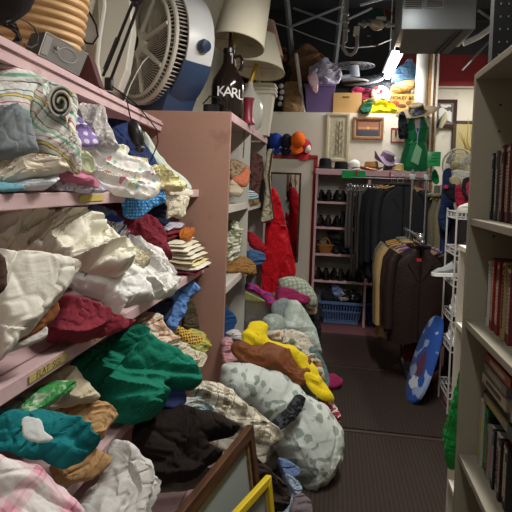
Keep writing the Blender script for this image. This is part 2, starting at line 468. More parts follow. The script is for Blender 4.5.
# floor mats
for i, (a, b_, lab, c) in enumerate(((.2, 3.275, 'dark brown ribbed floor mat in the front of the aisle', '#3a2f2a'),
        (3.30, 4.43, 'dark brown ribbed floor mat in the middle of the aisle', '#372c28'),
        (4.46, 5.42, 'smoother brown floor mat at the far end of the aisle beside the blue laundry basket', '#3b2d2a'))):
    xa, xb = (-.50, .70+.035*(a+b_)/2)
    mb = MB()
    mb.prism([(xa, a, .002), (xb, a, .002), (xb+.02, b_, .002), (xa, b_, .002)], (0, 0, .008))
    o = single('floor_mat', mb, M(c, 'grooves' if i < 2 else 'plain', c2='#2f2622', sc=14, rough=.85, bump=.5), lab, 'mat', 'ribbed aisle mats', smooth=False)
    if i < 2:
        e = MB().box(((xa+xb)/2, b_-.02, .0125), (xb-xa-.02, .03, .005)); link('edge_strip', e, M('#43362f'), o, smooth=False)

# ---------------------------------------------------------------- ceiling plant
HG = M('#8d949b', 'metal', rough=.38, metal=.55, var=.06)
t = thing('air_handler', 'grey sheet metal air handler box hanging from the ceiling above the aisle', 'air handler', (.73, 4.2, 2.74))
link('casing', MB().box((.715, 4.25, 3.10), (.53, .5, .70), bev=.006), HG, t)
link('duct_plenum', MB().prism([(.47, 4.02, 2.748), (.97, 4.02, 2.748), (.90, 4.52, 2.70), (.50, 4.52, 2.70)], (0, 0, .05)), M('#6d716f', 'metal', rough=.6, metal=.3), t)
link('seam_strip', MB().tube([(.86, 4.02, 2.742), (.79, 4.5, 2.695)], .006, 4).tube([(.89, 4.02, 2.742), (.83, 4.5, 2.695)], .006, 4), M('#3e4143'), t)
for x in (.53, .68):
    g = MB().box((x, 3.995, 2.945), (.13, .012, .085))
    v = link('vent_grille', g, M('#a9adb0', 'metal', rough=.5), t)
    sl = MB()
    for k in range(5): sl.box((x, 3.987, 2.915+k*.015), (.115, .006, .006))
    link('slat', sl, M('#55585b'), v)
t = thing('tube_light_fixture', 'bright white fluorescent tube light hanging over the back wall', 'ceiling light', (.62, 6.1, 3.0), 'fluorescent tube lights')
link('housing', MB().box((.62, 6.1, 3.06), (.14, 1.45, .05), bev=.01), M('#c5c9cc', 'metal', rough=.4), t)
link('tube', MB().tube([(.62, 5.42, 2.995), (.62, 6.78, 2.995)], .045, 14), M('#f4f8ff', 'plain', emit=11, bump=0), t)
link('end_socket', MB().box((.62, 5.395, 3.0), (.13, .03, .09)), M('#26304a'), t)
link('hanger_rod', MB().tube([(.62, 5.6, 3.08), (.62, 5.6, 4.2)], .006, 6).tube([(.62, 6.6, 3.08), (.62, 6.6, 4.2)], .006, 6), M('#8b8e92', 'metal'), t)
for i, (x, ya, yb, z, p) in enumerate(TUBES[1:]):
    t = thing('tube_light_fixture', ('fluorescent tube light overhead in front of the left shelves' if i == 0 else 'added fill light shaped as a fluorescent tube, overhead behind the viewer'), 'ceiling light', (x, (ya+yb)/2, z), 'fluorescent tube lights')
    link('housing', MB().box((x, (ya+yb)/2, z+.06), (.14, yb-ya, .05), bev=.01), M('#c5c9cc', 'metal', rough=.4), t)
    link('tube', MB().tube([(x, ya+.03, z), (x, yb-.03, z)], .03, 12), M('#f4f8ff', 'plain', emit=9, bump=0), t)
# gas valve assembly and conduits
PIPE = M('#a8aab0', 'metal', rough=.35, metal=.6)
t = thing('gas_valve_assembly', 'silver gas valve with pipe fittings below a green controller near the ceiling', 'valve', pY(378, 25, 5))
link('pipe', MB().tube([pY(358, 24, 5), pY(372, 24, 5), pY(392, 25, 5), pY(402, 26, 5)], .016, 10).tube([pY(345, 42, 5), pY(346, 14, 5), pY(347, -12, 5)], .022, 10).tube([pY(393, 30, 5), pY(393, 50, 5)], .012, 8), PIPE, t)
fit = MB()
for px in (364, 388): link('fitting', MB().ell(pY(px, 24, 5), (.028, .028, .038), nu=10, nv=6), PIPE, t)
for py in (14, 22, 30): link('fitting', MB().ell(pY(346, py, 5), (.032, .032, .025), nu=10, nv=6), PIPE, t)

link('valve_body', MB().ell(pY(377, 25, 4.98), (.07, .05, .05), nu=14, nv=8).box(pY(377, 25, 4.94), (.05, .03, .05), bev=.008), M('#c9c2b0', 'metal', rough=.35, metal=.4), t)
link('controller', MB().box(pY(378, 15, 5), (.16, .08, .085), bev=.008), M('#24443f'), t)
link('rating_plate', MB().box(pY(381, 18, 4.955), (.09, .004, .025)), M('#d5d8d4'), t)
link('wire', MB().tube([pY(385, 17, 4.95), pY(384, 9, 4.93), pY(388, 8, 4.93), pY(392, 13, 4.93), pY(393, 18, 4.95)], .006, 6), M('#a03a35'), t)
link('bracket', MB().box(pY(376, 40, 5), (.05, .05, .10)).box(pY(369, 33, 5), (.03, .03, .06)).box(pY(400, 8, 5.05), (.06, .05, .2)), M('#33363a'), t)
c = MB().tube([pY(x, y, 5.05) for x, y in ((346, 30), (344, 42), (343, 48), (347, 54), (351, 55), (355, 52), (357, 46), (357, 36))], .017, 10)
t = single('flexible_conduit', c, M('#8b8d92', 'metal', rough=.5), 'grey flexible conduit looping down in a U beneath the pipes', 'conduit')
link('connector', MB().tube([pY(356, 36, 5.05), pY(357, 27, 5.05)], .028, 10), M('#d8d8d4'), t)
single('ceiling_cable', MB().tube([pY(x, y, 6.3) for x, y in ((262, 14), (275, 23), (290, 28), (310, 36), (330, 43), (350, 48), (375, 46), (400, 36))], .007, 6), M('#9a9ca0'), 'thin grey cable sagging across the dark ceiling', 'cable')
single('vent_hose', MB().tube([pY(x, y, 6.0) for x, y in ((463, 44), (470, 41), (480, 36), (492, 27), (500, 20), (506, -8), (507, -60))], .03, 10), M('#d5d7d8', 'gloss', rough=.4), 'white flexible hose beside the air handler', 'hose')

# ================================================================ SHELVING
def fascia(xa, ya, xb, yb, z, h, th=.02):
    return MB().prism([(xa, ya, z-h), (xb, yb, z-h), (xb-th, yb, z-h), (xa-th, ya, z-h)], (0, 0, h))
def topfront(y): return -.936-(y-1.314)*.1018
t = thing('wooden_shelving', 'pink painted wooden shelving unit heaped with linens along the left wall', 'shelving', (-1.15, 1.8, 0))
Y0, Y1 = .35, 3.178
link('shelf_board', MB().prism([(topfront(Y0), Y0, 1.91), (topfront(Y1), Y1, 1.91), (-1.49, Y1, 1.91), (-1.49, Y0, 1.91)], (0, 0, .02)), PINK, t, smooth=False)
link('shelf_edge', MB().prism([(topfront(Y0)+.012, Y0, 1.868), (topfront(Y1)+.012, Y1, 1.868), (topfront(Y1)-.01, Y1, 1.868), (topfront(Y0)-.01, Y0, 1.868)], (0, 0, .064)), PINK, t, smooth=False)
fr = link('shelf_edge', MB().prism([(topfront(Y0)+.022, Y0, 1.905), (topfront(Y1)+.022, Y1, 1.905), (topfront(Y1)+.008, Y1, 1.905), (topfront(Y0)+.008, Y0, 1.905)], (0, 0, .012)), PINK, t, smooth=False)
for z, x in ((1.50, -.85), (1.015, -.8), (.555, -.8), (.12, -.56)):
    link('shelf_board', MB().box(((x-1.49)/2-.01, (Y0+Y1)/2, z-.011), (1.47+x, Y1-Y0, .022)), PINK, t, smooth=False)
    link('shelf_edge', MB().box((x-.012, (Y0+Y1)/2, z-.022), (.022, Y1-Y0, .045 if z > .2 else .12), bev=.003), PINK, t, smooth=False) if z > .2 else \
        link('shelf_edge', MB().box((x-.012, (Y0+Y1)/2, z-.061), (.022, Y1-Y0, .118), bev=.003), PINK, t, smooth=False)
    link('shelf_edge', MB().box((x-.055, (Y0+Y1)/2, z+.001), (.006, Y1-Y0, .003)), M('#8f7173'), t, smooth=False)
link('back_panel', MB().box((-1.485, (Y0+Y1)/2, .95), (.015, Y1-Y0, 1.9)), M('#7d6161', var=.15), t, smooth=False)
link('end_panel', MB().box((-1.17, Y0-.01, .95), (.62, .02, 1.9)), PINK, t, smooth=False)
# masking tape notes on the shelf edge
tp = M('#b8a766', var=.3)
pa, pb = pX(24, 381, -.788), pX(72, 352, -.788)
def tape(name, x, ya, yb, za, zb, lab):
    mb = MB().prism([(x, ya, za), (x, yb, za), (x, yb, zb), (x, ya, zb)], (.0015, 0, 0))
    return mb
tpo = single('masking_tape', tape('', -.7985, 1.27, 1.47, .984, 1.006, ''), tp, 'yellow masking tape strip lettered in pen on the middle left shelf edge', 'tape', smooth=False)
RT = Matrix(((0, 0, 1), (1, 0, 0), (0, 1, 0)))
textmesh('lettering', 'FLAT  SGL', .03, M('#6a5a2a'), (-.7968, 1.37, .995), RT, tpo, depth=.0003)
single('masking_tape', tape('', -.7985, 1.66, 1.76, .984, 1.006, ''), M('#bda94c', var=.3), 'short torn scrap of yellow tape under the maroon cloth on the shelf edge', 'tape', smooth=False)
single('masking_tape', tape('', -.8485, 1.62, 1.80, 1.468, 1.490, ''), M('#c7b862', var=.3), 'faded yellow tape at the end of the upper shelf edge by the blue dotted cloth', 'tape', smooth=False)

# second unit, seen from its pink end panel
t = thing('wooden_shelving', 'tall shelving unit with a plain pink-brown end panel and grey inside bays', 'shelving', (-1.1, 4.07, 0))
link('end_panel', MB().box((-1.08, 3.195, 1.0), (.84, .03, 2.0), bev=.004), PINKD, t, smooth=False)
link('top_board', MB().box((-1.08, 4.08, 1.985), (.84, 1.74, .025)), PINK, t, smooth=False)
link('shelf_edge', MB().box((-.668, 4.08, 1.968), (.02, 1.74, .05), bev=.003), PINK, t, smooth=False)
for y in (3.99, 4.93): link('partition', MB().box((-1.08, y, .98), (.83, .022, 1.95)), GREYIN, t, smooth=False)
for y0_, y1_, z in ((3.21, 3.98, 1.40), (3.21, 3.98, .88), (4.0, 4.92, 1.38), (4.0, 4.92, .86), (3.21, 3.98, .30), (4.0, 4.92, .30)):
    link('shelf_board', MB().box((-1.08, (y0_+y1_)/2, z-.012), (.82, y1_-y0_, .024)), GREYIN, t, smooth=False)
    link('shelf_edge', MB().box((-.67, (y0_+y1_)/2, z-.02), (.02, y1_-y0_, .045)), M('#c8c0b8', var=.1), t, smooth=False)
link('back_panel', MB().box((-1.485, 4.07, .98), (.015, 1.72, 1.95)), GREYIN, t, smooth=False)

# pink shelf unit on the back wall
PK2 = M('#caa5ae', 'paint', c2='#b08d94', sc=6, var=.06)
t = thing('wooden_shelving', 'pale pink painted shoe shelving against the white back wall', 'shelving', (.4, 5.9, 0))
xl, xr, yf, yb = -.205, .99, 5.76, 6.09
link('top_board', MB().box(((xl+xr)/2, (yf+yb)/2, 1.735), (xr-xl, yb-yf, .02)), PK2, t, smooth=False)
link('shelf_edge', MB().box(((xl+xr)/2, yf-.008, 1.715), (xr-xl+.01, .018, .065), bev=.003), PK2, t, smooth=False)
for x in (xl+.012, .385, xr-.012): link('post', MB().box((x, (yf+yb)/2, .86), (.025, yb-yf, 1.72)), PK2, t, smooth=False)
for z in (1.385, 1.10, .80, .50): link('shelf_board', MB().box(((xl+xr)/2, (yf+yb)/2, z-.012), (xr-xl-.03, yb-yf-.01, .024)), PK2, t, smooth=False)
link('back_panel', MB().box(((xl+xr)/2, yb-.004, .86), (xr-xl-.03, .006, 1.7)), M('#a9a8a0'), t, smooth=False)

# right bookcase
BC = M('#8a8476', 'paint', c2='#736d61', sc=4, var=.07, bump=.05)
t = thing('bookcase', 'cream melamine bookcase full of discs along the right side of the aisle', 'bookcase', (.53, 1.08, 0))
BX, BY = .388, 1.56
link('end_panel', MB().box((BX+.15, BY+.0, .945), (.30, .019, 1.89), bev=.002), BC, t, smooth=False)
link('end_panel', MB().box((BX+.15, .60, .945), (.30, .019, 1.89), bev=.002), BC, t, smooth=False)
link('top_board', MB().box((BX+.15, 1.08, 1.88), (.30, .945, .02), bev=.002), BC, t, smooth=False)
for z in (1.474, 1.178, .785, .10): link('shelf_board', MB().box((BX+.15, 1.08, z-.010), (.292, .94, .020), bev=.002), BC, t, smooth=False)
link('back_panel', MB().box((BX+.296, 1.08, .945), (.006, .95, 1.87)), M('#aaa392'), t, smooth=False)
hol = MB()
for y in (.07, .23):
    for k in range(18): hol.box((BX+y, BY-.0098, 1.80-k*.075), (.006, .001, .006))
link('peg_hole', hol, M('#2a2622'), t, smooth=False, kind='stuff')
# low white bookcase behind it
t = thing('bookcase', 'narrow low white bookcase standing just behind the cream bookcase', 'bookcase', (.62, 1.85, 0))
link('end_panel', MB().box((.62, 2.1, .67), (.25, .02, 1.34)), M('#cfcac0', var=.05), t, smooth=False)
link('end_panel', MB().box((.62, 1.62, .67), (.25, .02, 1.34)), M('#cfcac0', var=.05), t, smooth=False)
for z in (1.33, 1.03, .72, .4, .08): link('shelf_board', MB().box((.62, 1.86, z), (.25, .46, .018)), M('#cfcac0', var=.05), t, smooth=False)

# black perforated upright and yellow strip above the bookcase
t = thing('steel_rack_upright', 'black perforated steel upright rising above the cream bookcase', 'rack upright', (.63, 2.2, 0))
link('channel', MB().box((.645, 2.2, 1.5), (.09, .05, 3.0)), M('#0c0d0f', 'plain', rough=.9), t, smooth=False)
hl = MB()
for x in (.625, .655):
    for k in range(26): hl.box((x, 2.1745, 2.95-k*.05), (.005, .002, .007))
link('slot', hl, M('#5d6065'), t, smooth=False, kind='stuff')
single('yellow_post', MB().box((.715, 2.21, 1.5), (.035, .05, 3.0), bev=.004), M('#b59f4f', 'wood', c2='#94803c', sc=4), 'yellow varnished wooden post beside the black steel upright', 'post')

# ================================================================ LINENS ON THE UPPER LEFT SHELF
STR = lambda sc=7, ang=0: M('#dcdcd6', 'stripes', uv=True, rough=.9, bump=.25, sc=sc, ang=ang, cols=[(3, '#dcdad4'), (.5, '#3f8f95'), (1.2, '#dcdad4'), (.25, '#55585c'), (.8, '#d9c77a'), (.25, '#55585c'), (1.5, '#dcdad4'), (.4, '#c2587a'), (2, '#dcdad4'), (1.0, '#8cc0aa'), (1.5, '#dcdad4'), (.3, '#55585c')])
g = 'linens piled on the upper left shelf'
NB = (.62, -.6, .35)
cloth('striped_cloth', 'multicolour striped sheet lying flat at the far left of the upper shelf', 'cloth',
      [(-12, 64), (20, 69), (36, 75), (47, 81), (36, 90), (30, 108), (28, 124), (10, 118), (-12, 112)], ('X', -.92), STR(9, 75), g, n=NB, T=.03, back=.16, fold=.008, ang=20, seed=4, shelf='s2')
t = thing('rolled_towel', 'rolled multicolour striped towel slumped over the upper left shelf', 'towel', pX(55, 185, -.85), g)
o = cloth('drape', '', '', [(27, 84), (40, 80), (58, 84), (72, 92), (78, 106), (76, 128), (80, 148), (82, 168), (76, 174), (62, 168), (47, 160), (36, 146), (29, 128), (25, 105)], ('X', -.87), STR(10, -55), parent=t, n=(.55, -.75, .2), T=.055, back=.12, fold=.016, size=.06, ang=60, seed=9, shelf='s2')
# the spiral end of the roll
A_ = np.array(pX(61, 103, -.83)); ax = Vector((.45, -.85, -.05)).normalized(); e1 = ax.cross(Vector((0, 0, 1))).normalized(); e2 = e1.cross(ax)
mb = MB(); vs = []; uvs = []; NT = 90
for i in range(NT+1):
    a = i/NT*2*pi*2.4; r = .008+.030*i/NT
    for d in (0, 1):
        p = Vector(A_)+e1*cos(a)*r*1.0+e2*sin(a)*r*1.35+ax*(.025-(.13 if d else 0)-.010*sin(a*.5)); vs.append(p); uvs.append((i/NT*.35, d*.12))
mb.add(vs, [(2*i, 2*i+2, 2*i+3, 2*i+1) for i in range(NT)]); mb.uv = uvs
link('rolled_edge', mb, M('#d6d4cc', 'stripes', uv=True, sc=6, ang=0, cols=[(4, '#d9d6ce'), (.6, '#cfc07c'), (3, '#d4d2ca'), (.5, '#5f9a9e'), (3, '#d9d6ce')]), t, recalc=False, thick=.006)
cloth('grey_cloth', 'soft slate grey cloth bunched at the left end of the upper shelf', 'cloth',
      [(-12, 113), (8, 108), (20, 114), (30, 128), (34, 143), (37, 156), (20, 159), (-12, 157)], ('X', -.90), F('#7f868b'), g, n=NB, T=.05, back=.14, fold=.014, size=.09, ang=50, seed=12, shelf='s2')
cloth('knitted_blanket', 'cream and peach mottled blanket bunched low at the left end of the upper shelf', 'blanket',
      [(-12, 150), (14, 150), (30, 156), (47, 158), (62, 164), (64, 172), (48, 176), (22, 180), (2, 184), (-12, 182)], ('X', -.87), F('#e0d6c6', kind='floral', c2='#cfa98f', sc=22, thr=.75), g, n=NB, T=.05, back=.14, fold=.02, size=.045, seed=15, shelf='s2')
cloth('white_cloth', 'pale blue-white cloth with a teal hem folded at the shelf edge', 'cloth',
      [(12, 178), (24, 170), (40, 166), (52, 172), (54, 182), (46, 189), (30, 191), (12, 191)], ('X', -.855), F('#cfd6dd'), g, n=(.8, -.5, .3), T=.04, back=.08, fold=.014, size=.05, seed=17, shelf='s2')
cloth('teal_cloth', 'sliver of light teal cloth at the bottom left of the upper shelf pile', 'cloth',
      [(-12, 183), (8, 183), (20, 185), (22, 190), (8, 192), (-12, 192)], ('X', -.853), F('#6fa5b4'), g, n=(.8, -.5, .3), T=.02, back=.08, fold=.006, seed=18, shelf='s2')
cloth('lavender_cloth', 'lavender speckled folded sheet at the bottom of the upper shelf pile', 'sheet',
      [(50, 183), (74, 179), (92, 183), (105, 188), (103, 193), (80, 193), (52, 193)], ('X', -.845), F('#cfc6d2', kind='floral', c2='#8f8aa6', sc=45, thr=.62), g, n=(.8, -.5, .3), T=.025, back=.09, fold=.006, ang=0, seed=19, shelf='s2')
cloth('pink_cloth', 'raspberry pink towel folded between the striped towel and the lavender sheet', 'towel',
      [(46, 168), (62, 167), (80, 174), (98, 183), (97, 188), (80, 185), (58, 181), (47, 176)], ('X', -.855), F('#c97b98'), g, n=(.8, -.5, .35), T=.03, back=.09, fold=.009, ang=-15, seed=20, shelf='s2')
cloth('green_cloth', 'pale green folded cloth beside the raspberry pink towel', 'cloth',
      [(52, 162), (66, 160), (80, 152), (92, 160), (94, 173), (80, 173), (62, 169)], ('X', -.88), F('#b9c7a0'), g, n=NB, T=.03, back=.09, fold=.01, seed=21, shelf='s2')
cloth('purple_cloth', 'purple dotted cloth peeking out behind the children\'s sheet', 'cloth',
      [(72, 114), (84, 122), (96, 136), (98, 145), (84, 147), (74, 144)], ('X', -.93), F('#8f79b4', kind='dots', c2='#d9cfe6', sc=30, thr=.55), g, n=NB, T=.02, back=.06, fold=.006, seed=22, shelf='s2')
cloth('speckled_sheet', 'white flecked sheet draped beside the striped roll under the top shelf', 'sheet',
      [(76, 106), (90, 104), (104, 107), (107, 120), (113, 136), (118, 150), (104, 147), (92, 138), (82, 124)], ('X', -.93), F('#d8d4cc', kind='floral', c2='#a7a2a0', sc=60, thr=.45), g, n=NB, T=.03, back=.08, fold=.01, ang=70, seed=23, shelf='s2')
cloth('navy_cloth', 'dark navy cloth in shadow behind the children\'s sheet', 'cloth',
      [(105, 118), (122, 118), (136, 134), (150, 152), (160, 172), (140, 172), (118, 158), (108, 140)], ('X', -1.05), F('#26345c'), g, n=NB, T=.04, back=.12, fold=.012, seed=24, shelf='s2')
cloth('childrens_sheet', 'white children\'s sheet printed with small pastel pictures on the upper shelf', 'sheet',
      [(76, 141), (94, 142), (112, 146), (128, 153), (124, 158), (142, 163), (154, 174), (160, 186), (157, 195), (142, 199), (118, 196), (104, 190), (96, 180), (92, 172), (80, 163)], ('X', -.86),
      F('#e3e0dc', kind='print', cols=['#c98aa0', '#8cbfb0', '#c8ce8a', '#d98f96', '#8fb9cf', '#d8b98a'], sc=32, thr=.50), g, n=(.6, -.5, .6), T=.045, back=.12, fold=.013, size=.06, ang=-30, seed=26, shelf='s2')
cloth('mint_sheet', 'pale mint sheet draped down from the top shelf against the pink end panel', 'sheet',
      [(142, 131), (149, 136), (158, 152), (170, 167), (184, 177), (191, 187), (187, 193), (172, 184), (158, 172), (146, 154)], ('Y', 2.95), F('#c3cec4'), g, n=(.5, -.8, .3), T=.03, back=.06, fold=.006, ang=-50, seed=27, shelf='s2')
cloth('yellow_lace', 'cream yellow bunched lace on the upper shelf beside the children\'s sheet', 'cloth',
      [(147, 170), (158, 167), (168, 174), (180, 182), (186, 189), (174, 192), (160, 188), (152, 182)], ('Y', 2.5), F('#d6cfa0'), g, n=(.6, -.6, .5), T=.05, back=.08, fold=.02, size=.04, seed=28, shelf='s2')
cloth('flat_sheet', 'flat folded white sheet sticking out over the end of the upper shelf', 'sheet',
      [(158, 190), (172, 188), (186, 189), (192, 192), (190, 197), (176, 198), (162, 197)], ('X', -.84), F('#d5cfbe'), g, n=(.6, -.6, .3), T=.025, back=.12, fold=.004, seed=29, shelf='s2')
cloth('blue_dotted_cloth', 'bright blue dotted cloth hanging over the upper shelf edge', 'cloth',
      [(105, 190), (124, 196), (144, 199), (157, 195), (161, 189), (165, 198), (161, 204), (150, 209), (142, 217), (132, 219), (124, 216), (121, 204), (112, 196)], ('X', -.82), F('#2f76b0', kind='dots', c2='#7fb2d4', sc=75, thr=.5), g, n=(.8, -.6, .1), T=.03, back=.02, fold=.012, size=.05, ang=60, seed=30)
cloth('cream_cloth', 'cream folded pillowcase hanging over the end of the upper shelf', 'pillowcase',
      [(165, 196), (186, 196), (187, 204), (184, 214), (180, 219), (172, 217), (166, 219), (167, 208)], ('X', -.80), F('#d2cbb5'), g, n=(.7, -.7, .1), T=.03, back=.02, fold=.010, size=.04, ang=70, seed=31)

# ================================================================ LINENS ON THE MIDDLE SHELF
g = 'linens piled on the middle left shelf'
CRM = F('#e2decf')
cloth('cream_comforter', 'big cream comforter bundled up at the back left of the middle shelf', 'comforter',
      [(-14, 206), (20, 211), (48, 214), (66, 206), (88, 202), (84, 212), (100, 216), (113, 230), (124, 246), (133, 262), (120, 276), (96, 275), (70, 266), (40, 262), (10, 264), (-14, 262)], ('X', -.93), CRM, g, n=(.6, -.6, .5), T=.09, back=.2, fold=.038, size=.13, ang=35, seed=40, shelf='s3')
cloth('cream_sheet', 'cream sheet spilling down over the left end of the middle shelf', 'sheet',
      [(-14, 258), (10, 256), (40, 259), (62, 262), (70, 272), (62, 292), (50, 308), (34, 325), (16, 344), (-14, 362)], ('X', -.80), F('#e2ded2'), g, n=(.75, -.5, .5), T=.06, back=.10, fold=.026, size=.15, ang=55, seed=41, shelf='s3')
cloth('brown_pillow', 'dark brown suede cushion at the left edge beside the cream comforter', 'cushion',
      [(-14, 252), (0, 255), (5, 266), (6, 280), (2, 292), (-14, 298)], ('X', -.72), F('#4a342e'), g, n=(.8, -.6, .3), T=.03, back=.04, fold=.006, seed=42)
cloth('white_sheet', 'crumpled white sheet in the middle of the middle shelf', 'sheet',
      [(64, 262), (84, 256), (104, 250), (118, 252), (130, 262), (142, 274), (150, 290), (152, 300), (138, 304), (122, 310), (116, 317), (106, 306), (94, 298), (80, 294), (68, 286), (62, 274)], ('X', -.82), F('#dededb'), g, n=(.7, -.5, .55), T=.06, back=.12, fold=.028, size=.11, ang=-30, seed=43, shelf='s3')
cloth('white_towel', 'soft white towel heaped right of the crumpled white sheet', 'towel',
      [(108, 232), (124, 236), (140, 242), (154, 250), (164, 262), (172, 276), (175, 288), (168, 298), (154, 300), (142, 294), (132, 280), (120, 264), (108, 252), (102, 240)], ('X', -.83), F('#dedcd8', bump=.5), g, n=(.65, -.5, .6), T=.07, back=.14, fold=.020, size=.09, ang=-50, seed=44, shelf='s3')
cloth('folded_napkins', 'cream folded napkins fanned out inside the white towel', 'napkins',
      [(116, 250), (128, 246), (142, 252), (150, 262), (142, 270), (132, 278), (124, 266)], ('X', -.79), F('#d9d2bc'), g, n=(.6, -.6, .6), T=.04, back=.05, fold=.014, size=.02, ang=-60, seed=45, shelf='s3')
cloth('maroon_towel', 'dark red towel bunched at the front edge of the middle shelf', 'towel',
      [(60, 296), (76, 298), (90, 301), (102, 308), (112, 316), (134, 320), (128, 327), (110, 335), (84, 342), (62, 343), (48, 342), (46, 332), (54, 316)], ('X', -.79), F('#7f2a38'), g, n=(.8, -.5, .4), T=.05, back=.06, fold=.02, size=.07, ang=20, seed=46, shelf='s3')
cloth('rust_cloth', 'rust brown velvet cloth under the cream sheet on the middle shelf', 'cloth',
      [(56, 302), (58, 312), (50, 323), (36, 334), (18, 345), (14, 344), (30, 326), (44, 314)], ('X', -.79), F('#8a5530'), g, n=(.8, -.5, .4), T=.025, back=.05, fold=.005, seed=47, shelf='s3')
cloth('thin_white_cloth', 'thin white cloth lying flat under the rust brown velvet', 'cloth',
      [(6, 348), (20, 342), (38, 332), (46, 327), (47, 336), (38, 342), (22, 348), (6, 354), (-6, 358)], ('X', -.79), F('#cfcbc6'), g, n=(.7, -.4, .7), T=.015, back=.02, fold=.006, seed=48, shelf='s3')
cloth('maroon_blanket', 'maroon fleece blanket tumbling over behind the white towel', 'blanket',
      [(108, 214), (124, 212), (140, 214), (154, 219), (162, 228), (166, 242), (171, 257), (168, 262), (160, 265), (150, 259), (138, 247), (126, 238), (114, 232)], ('X', -.90), F('#6c1f2c', bump=.5), g, n=(.6, -.6, .5), T=.06, back=.12, fold=.02, size=.09, ang=-40, seed=49, shelf='s3')
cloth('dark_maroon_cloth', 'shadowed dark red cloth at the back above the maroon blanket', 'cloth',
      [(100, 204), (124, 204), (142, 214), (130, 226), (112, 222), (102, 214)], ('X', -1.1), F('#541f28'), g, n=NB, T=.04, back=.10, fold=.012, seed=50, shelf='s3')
cloth('blue_striped_shirt', 'white, blue and orange striped cloth bunched behind the white towel', 'cloth',
      [(98, 226), (110, 226), (122, 230), (130, 240), (133, 250), (126, 256), (114, 252), (104, 244)], ('X', -.90), M('#d0d0d4', 'stripes', uv=True, bump=.25, sc=28, ang=35, cols=[(2, '#c9ccd4'), (1, '#4a5f94'), (1.5, '#d5d5d5'), (.6, '#38405a'), (2, '#cdd0d6'), (.5, '#c46a45')]), g, n=(.55, -.6, .6), T=.05, back=.08, fold=.018, size=.03, seed=51, shelf='s3')
cloth('blue_pillow', 'pale blue and royal blue cushion behind the cream comforter', 'cushion',
      [(74, 206), (92, 205), (108, 210), (120, 220), (118, 230), (102, 232), (86, 220)], ('X', -1.02), F('#8291b0', kind='floral', c2='#3b57a4', sc=7, thr=.55), g, n=NB, T=.05, back=.08, fold=.01, seed=52, shelf='s3')
cloth('navy_towel', 'dark navy towel hanging behind the cream pillowcase', 'towel',
      [(138, 207), (152, 202), (166, 204), (170, 218), (164, 226), (150, 218), (140, 215)], ('X', -.95), F('#1f2a42'), g, n=NB, T=.04, back=.08, fold=.012, seed=53, shelf='s3')
# the folded stack near the end panel
def folded(label, x0, x1, y0, y1, z, h, c, tilt=0, seed=0, cat='sheet', name='folded_sheet', group='folded sheets stacked against the end panel', kind=None):
    rnd = random.Random(seed); mb = MB(); nx, ny = 14, 14; top = []; 
    def prof(i, n): 
        t_ = i/n; return 1-max(0, abs(2*t_-1)-.82)/.18
    layers = 2; rings = []
    vs = []
    for s in (1, -1):
        for i in range(nx+1):
            for j in range(ny+1):
                u, v = i/nx, j/ny
                e = min(prof(i, nx), 1)*.5+.5
                e = sqrt(max(0, 1-(1-min(prof(i, nx), 1))**2))*sqrt(max(0, 1-(1-min(prof(j, ny), 1))**2))
                wob = .35*h*float(vnoise(np.array(u*4.+seed), np.array(v*3.+seed), seed))
                dx = .006*float(vnoise(np.array(v*5.+seed*3), np.array(seed*1.7), 2))
                vs.append((x0+(x1-x0)*u+dx, y0+(y1-y0)*v+dx, z+h/2+s*(h/2*e)+wob+tilt*(u-.5)))
    m_ = (nx+1)*(ny+1); fs = []
    for i in range(nx):
        for j in range(ny):
            a = i*(ny+1)+j; q = (a, a+ny+1, a+ny+2, a+1); fs.append(q); fs.append(tuple(k+m_ for k in q[::-1]))
    mb.add(vs, fs)
    return single(name, mb, M(c, rough=.9, bump=.3) if kind is None else kind, label, cat, group)
st = [('plum folded sheet at the very bottom of the stack by the end panel', '#6b2433', .018, -.745), ('white folded sheet second from the bottom of the stack by the end panel', '#dad4cc', .026, -.735), ('buttery yellow folded sheet low in the stack by the end panel', '#d8c98e', .018, -.755),
      ('beige folded sheet above the buttery yellow one', '#c9bda0', .02, -.77), ('cream folded sheet in the middle of the stack', '#d9d2be', .02, -.765), ('pale grey-cream folded sheet above the middle of the stack', '#cfc9b8', .02, -.785),
      ('ivory folded sheet third from the top of the cream stack', '#dfd9c6', .02, -.80), ('cream ribbed folded sheet second from the top of the cream stack', '#d3ccb6', .02, -.82), ('topmost cream folded sheet of the stack by the end panel', '#dcd6c4', .02, -.845)]
z = 1.018
for i, (lab, c, h, x1) in enumerate(st):
    folded(lab, x1-.26, x1, 2.78+.012*((i*7) % 3), 3.12-.01*(i % 3), z, h, c, 0, i+1); z += h+.0008
for i, (lab, c) in enumerate((('maroon folded towel on top of the cream stack', '#6d1f2d'), ('dark red folded towel second above the cream stack', '#7a2734'), ('blue and orange striped folded cloth topping the stack by the end panel', '#8c98b4'))):
    folded(lab, -1.13, -.90, 2.74, 3.05, z, .028, c, 0, 20+i, name='folded_towel', cat='towel', group='folded towels on the cream stack',
           kind=M('#b9bfcc', 'stripes', sc=26, ang=90, cols=[(2, '#b9bfcc'), (1, '#4c5f92'), (1, '#c7c9cc'), (.6, '#c06a3c')]) if i == 2 else None); z += .030
folded('small orange folded cloth beside the maroon folded towel', -.895, -.84, 2.9, 3.1, z-.088, .05, '#b0662c', 0, 31, name='folded_cloth', cat='cloth', group=None)
cloth('grey_sock', 'pale lilac-grey sock hanging at the shelf edge beside the white towel', 'sock',
      [(160, 264), (168, 262), (175, 270), (176, 275), (168, 278), (161, 274)], ('X', -.78), F('#a9a3a8'), None, n=(.7, -.6, .4), T=.025, back=.03, fold=.005, seed=54, shelf='s3')

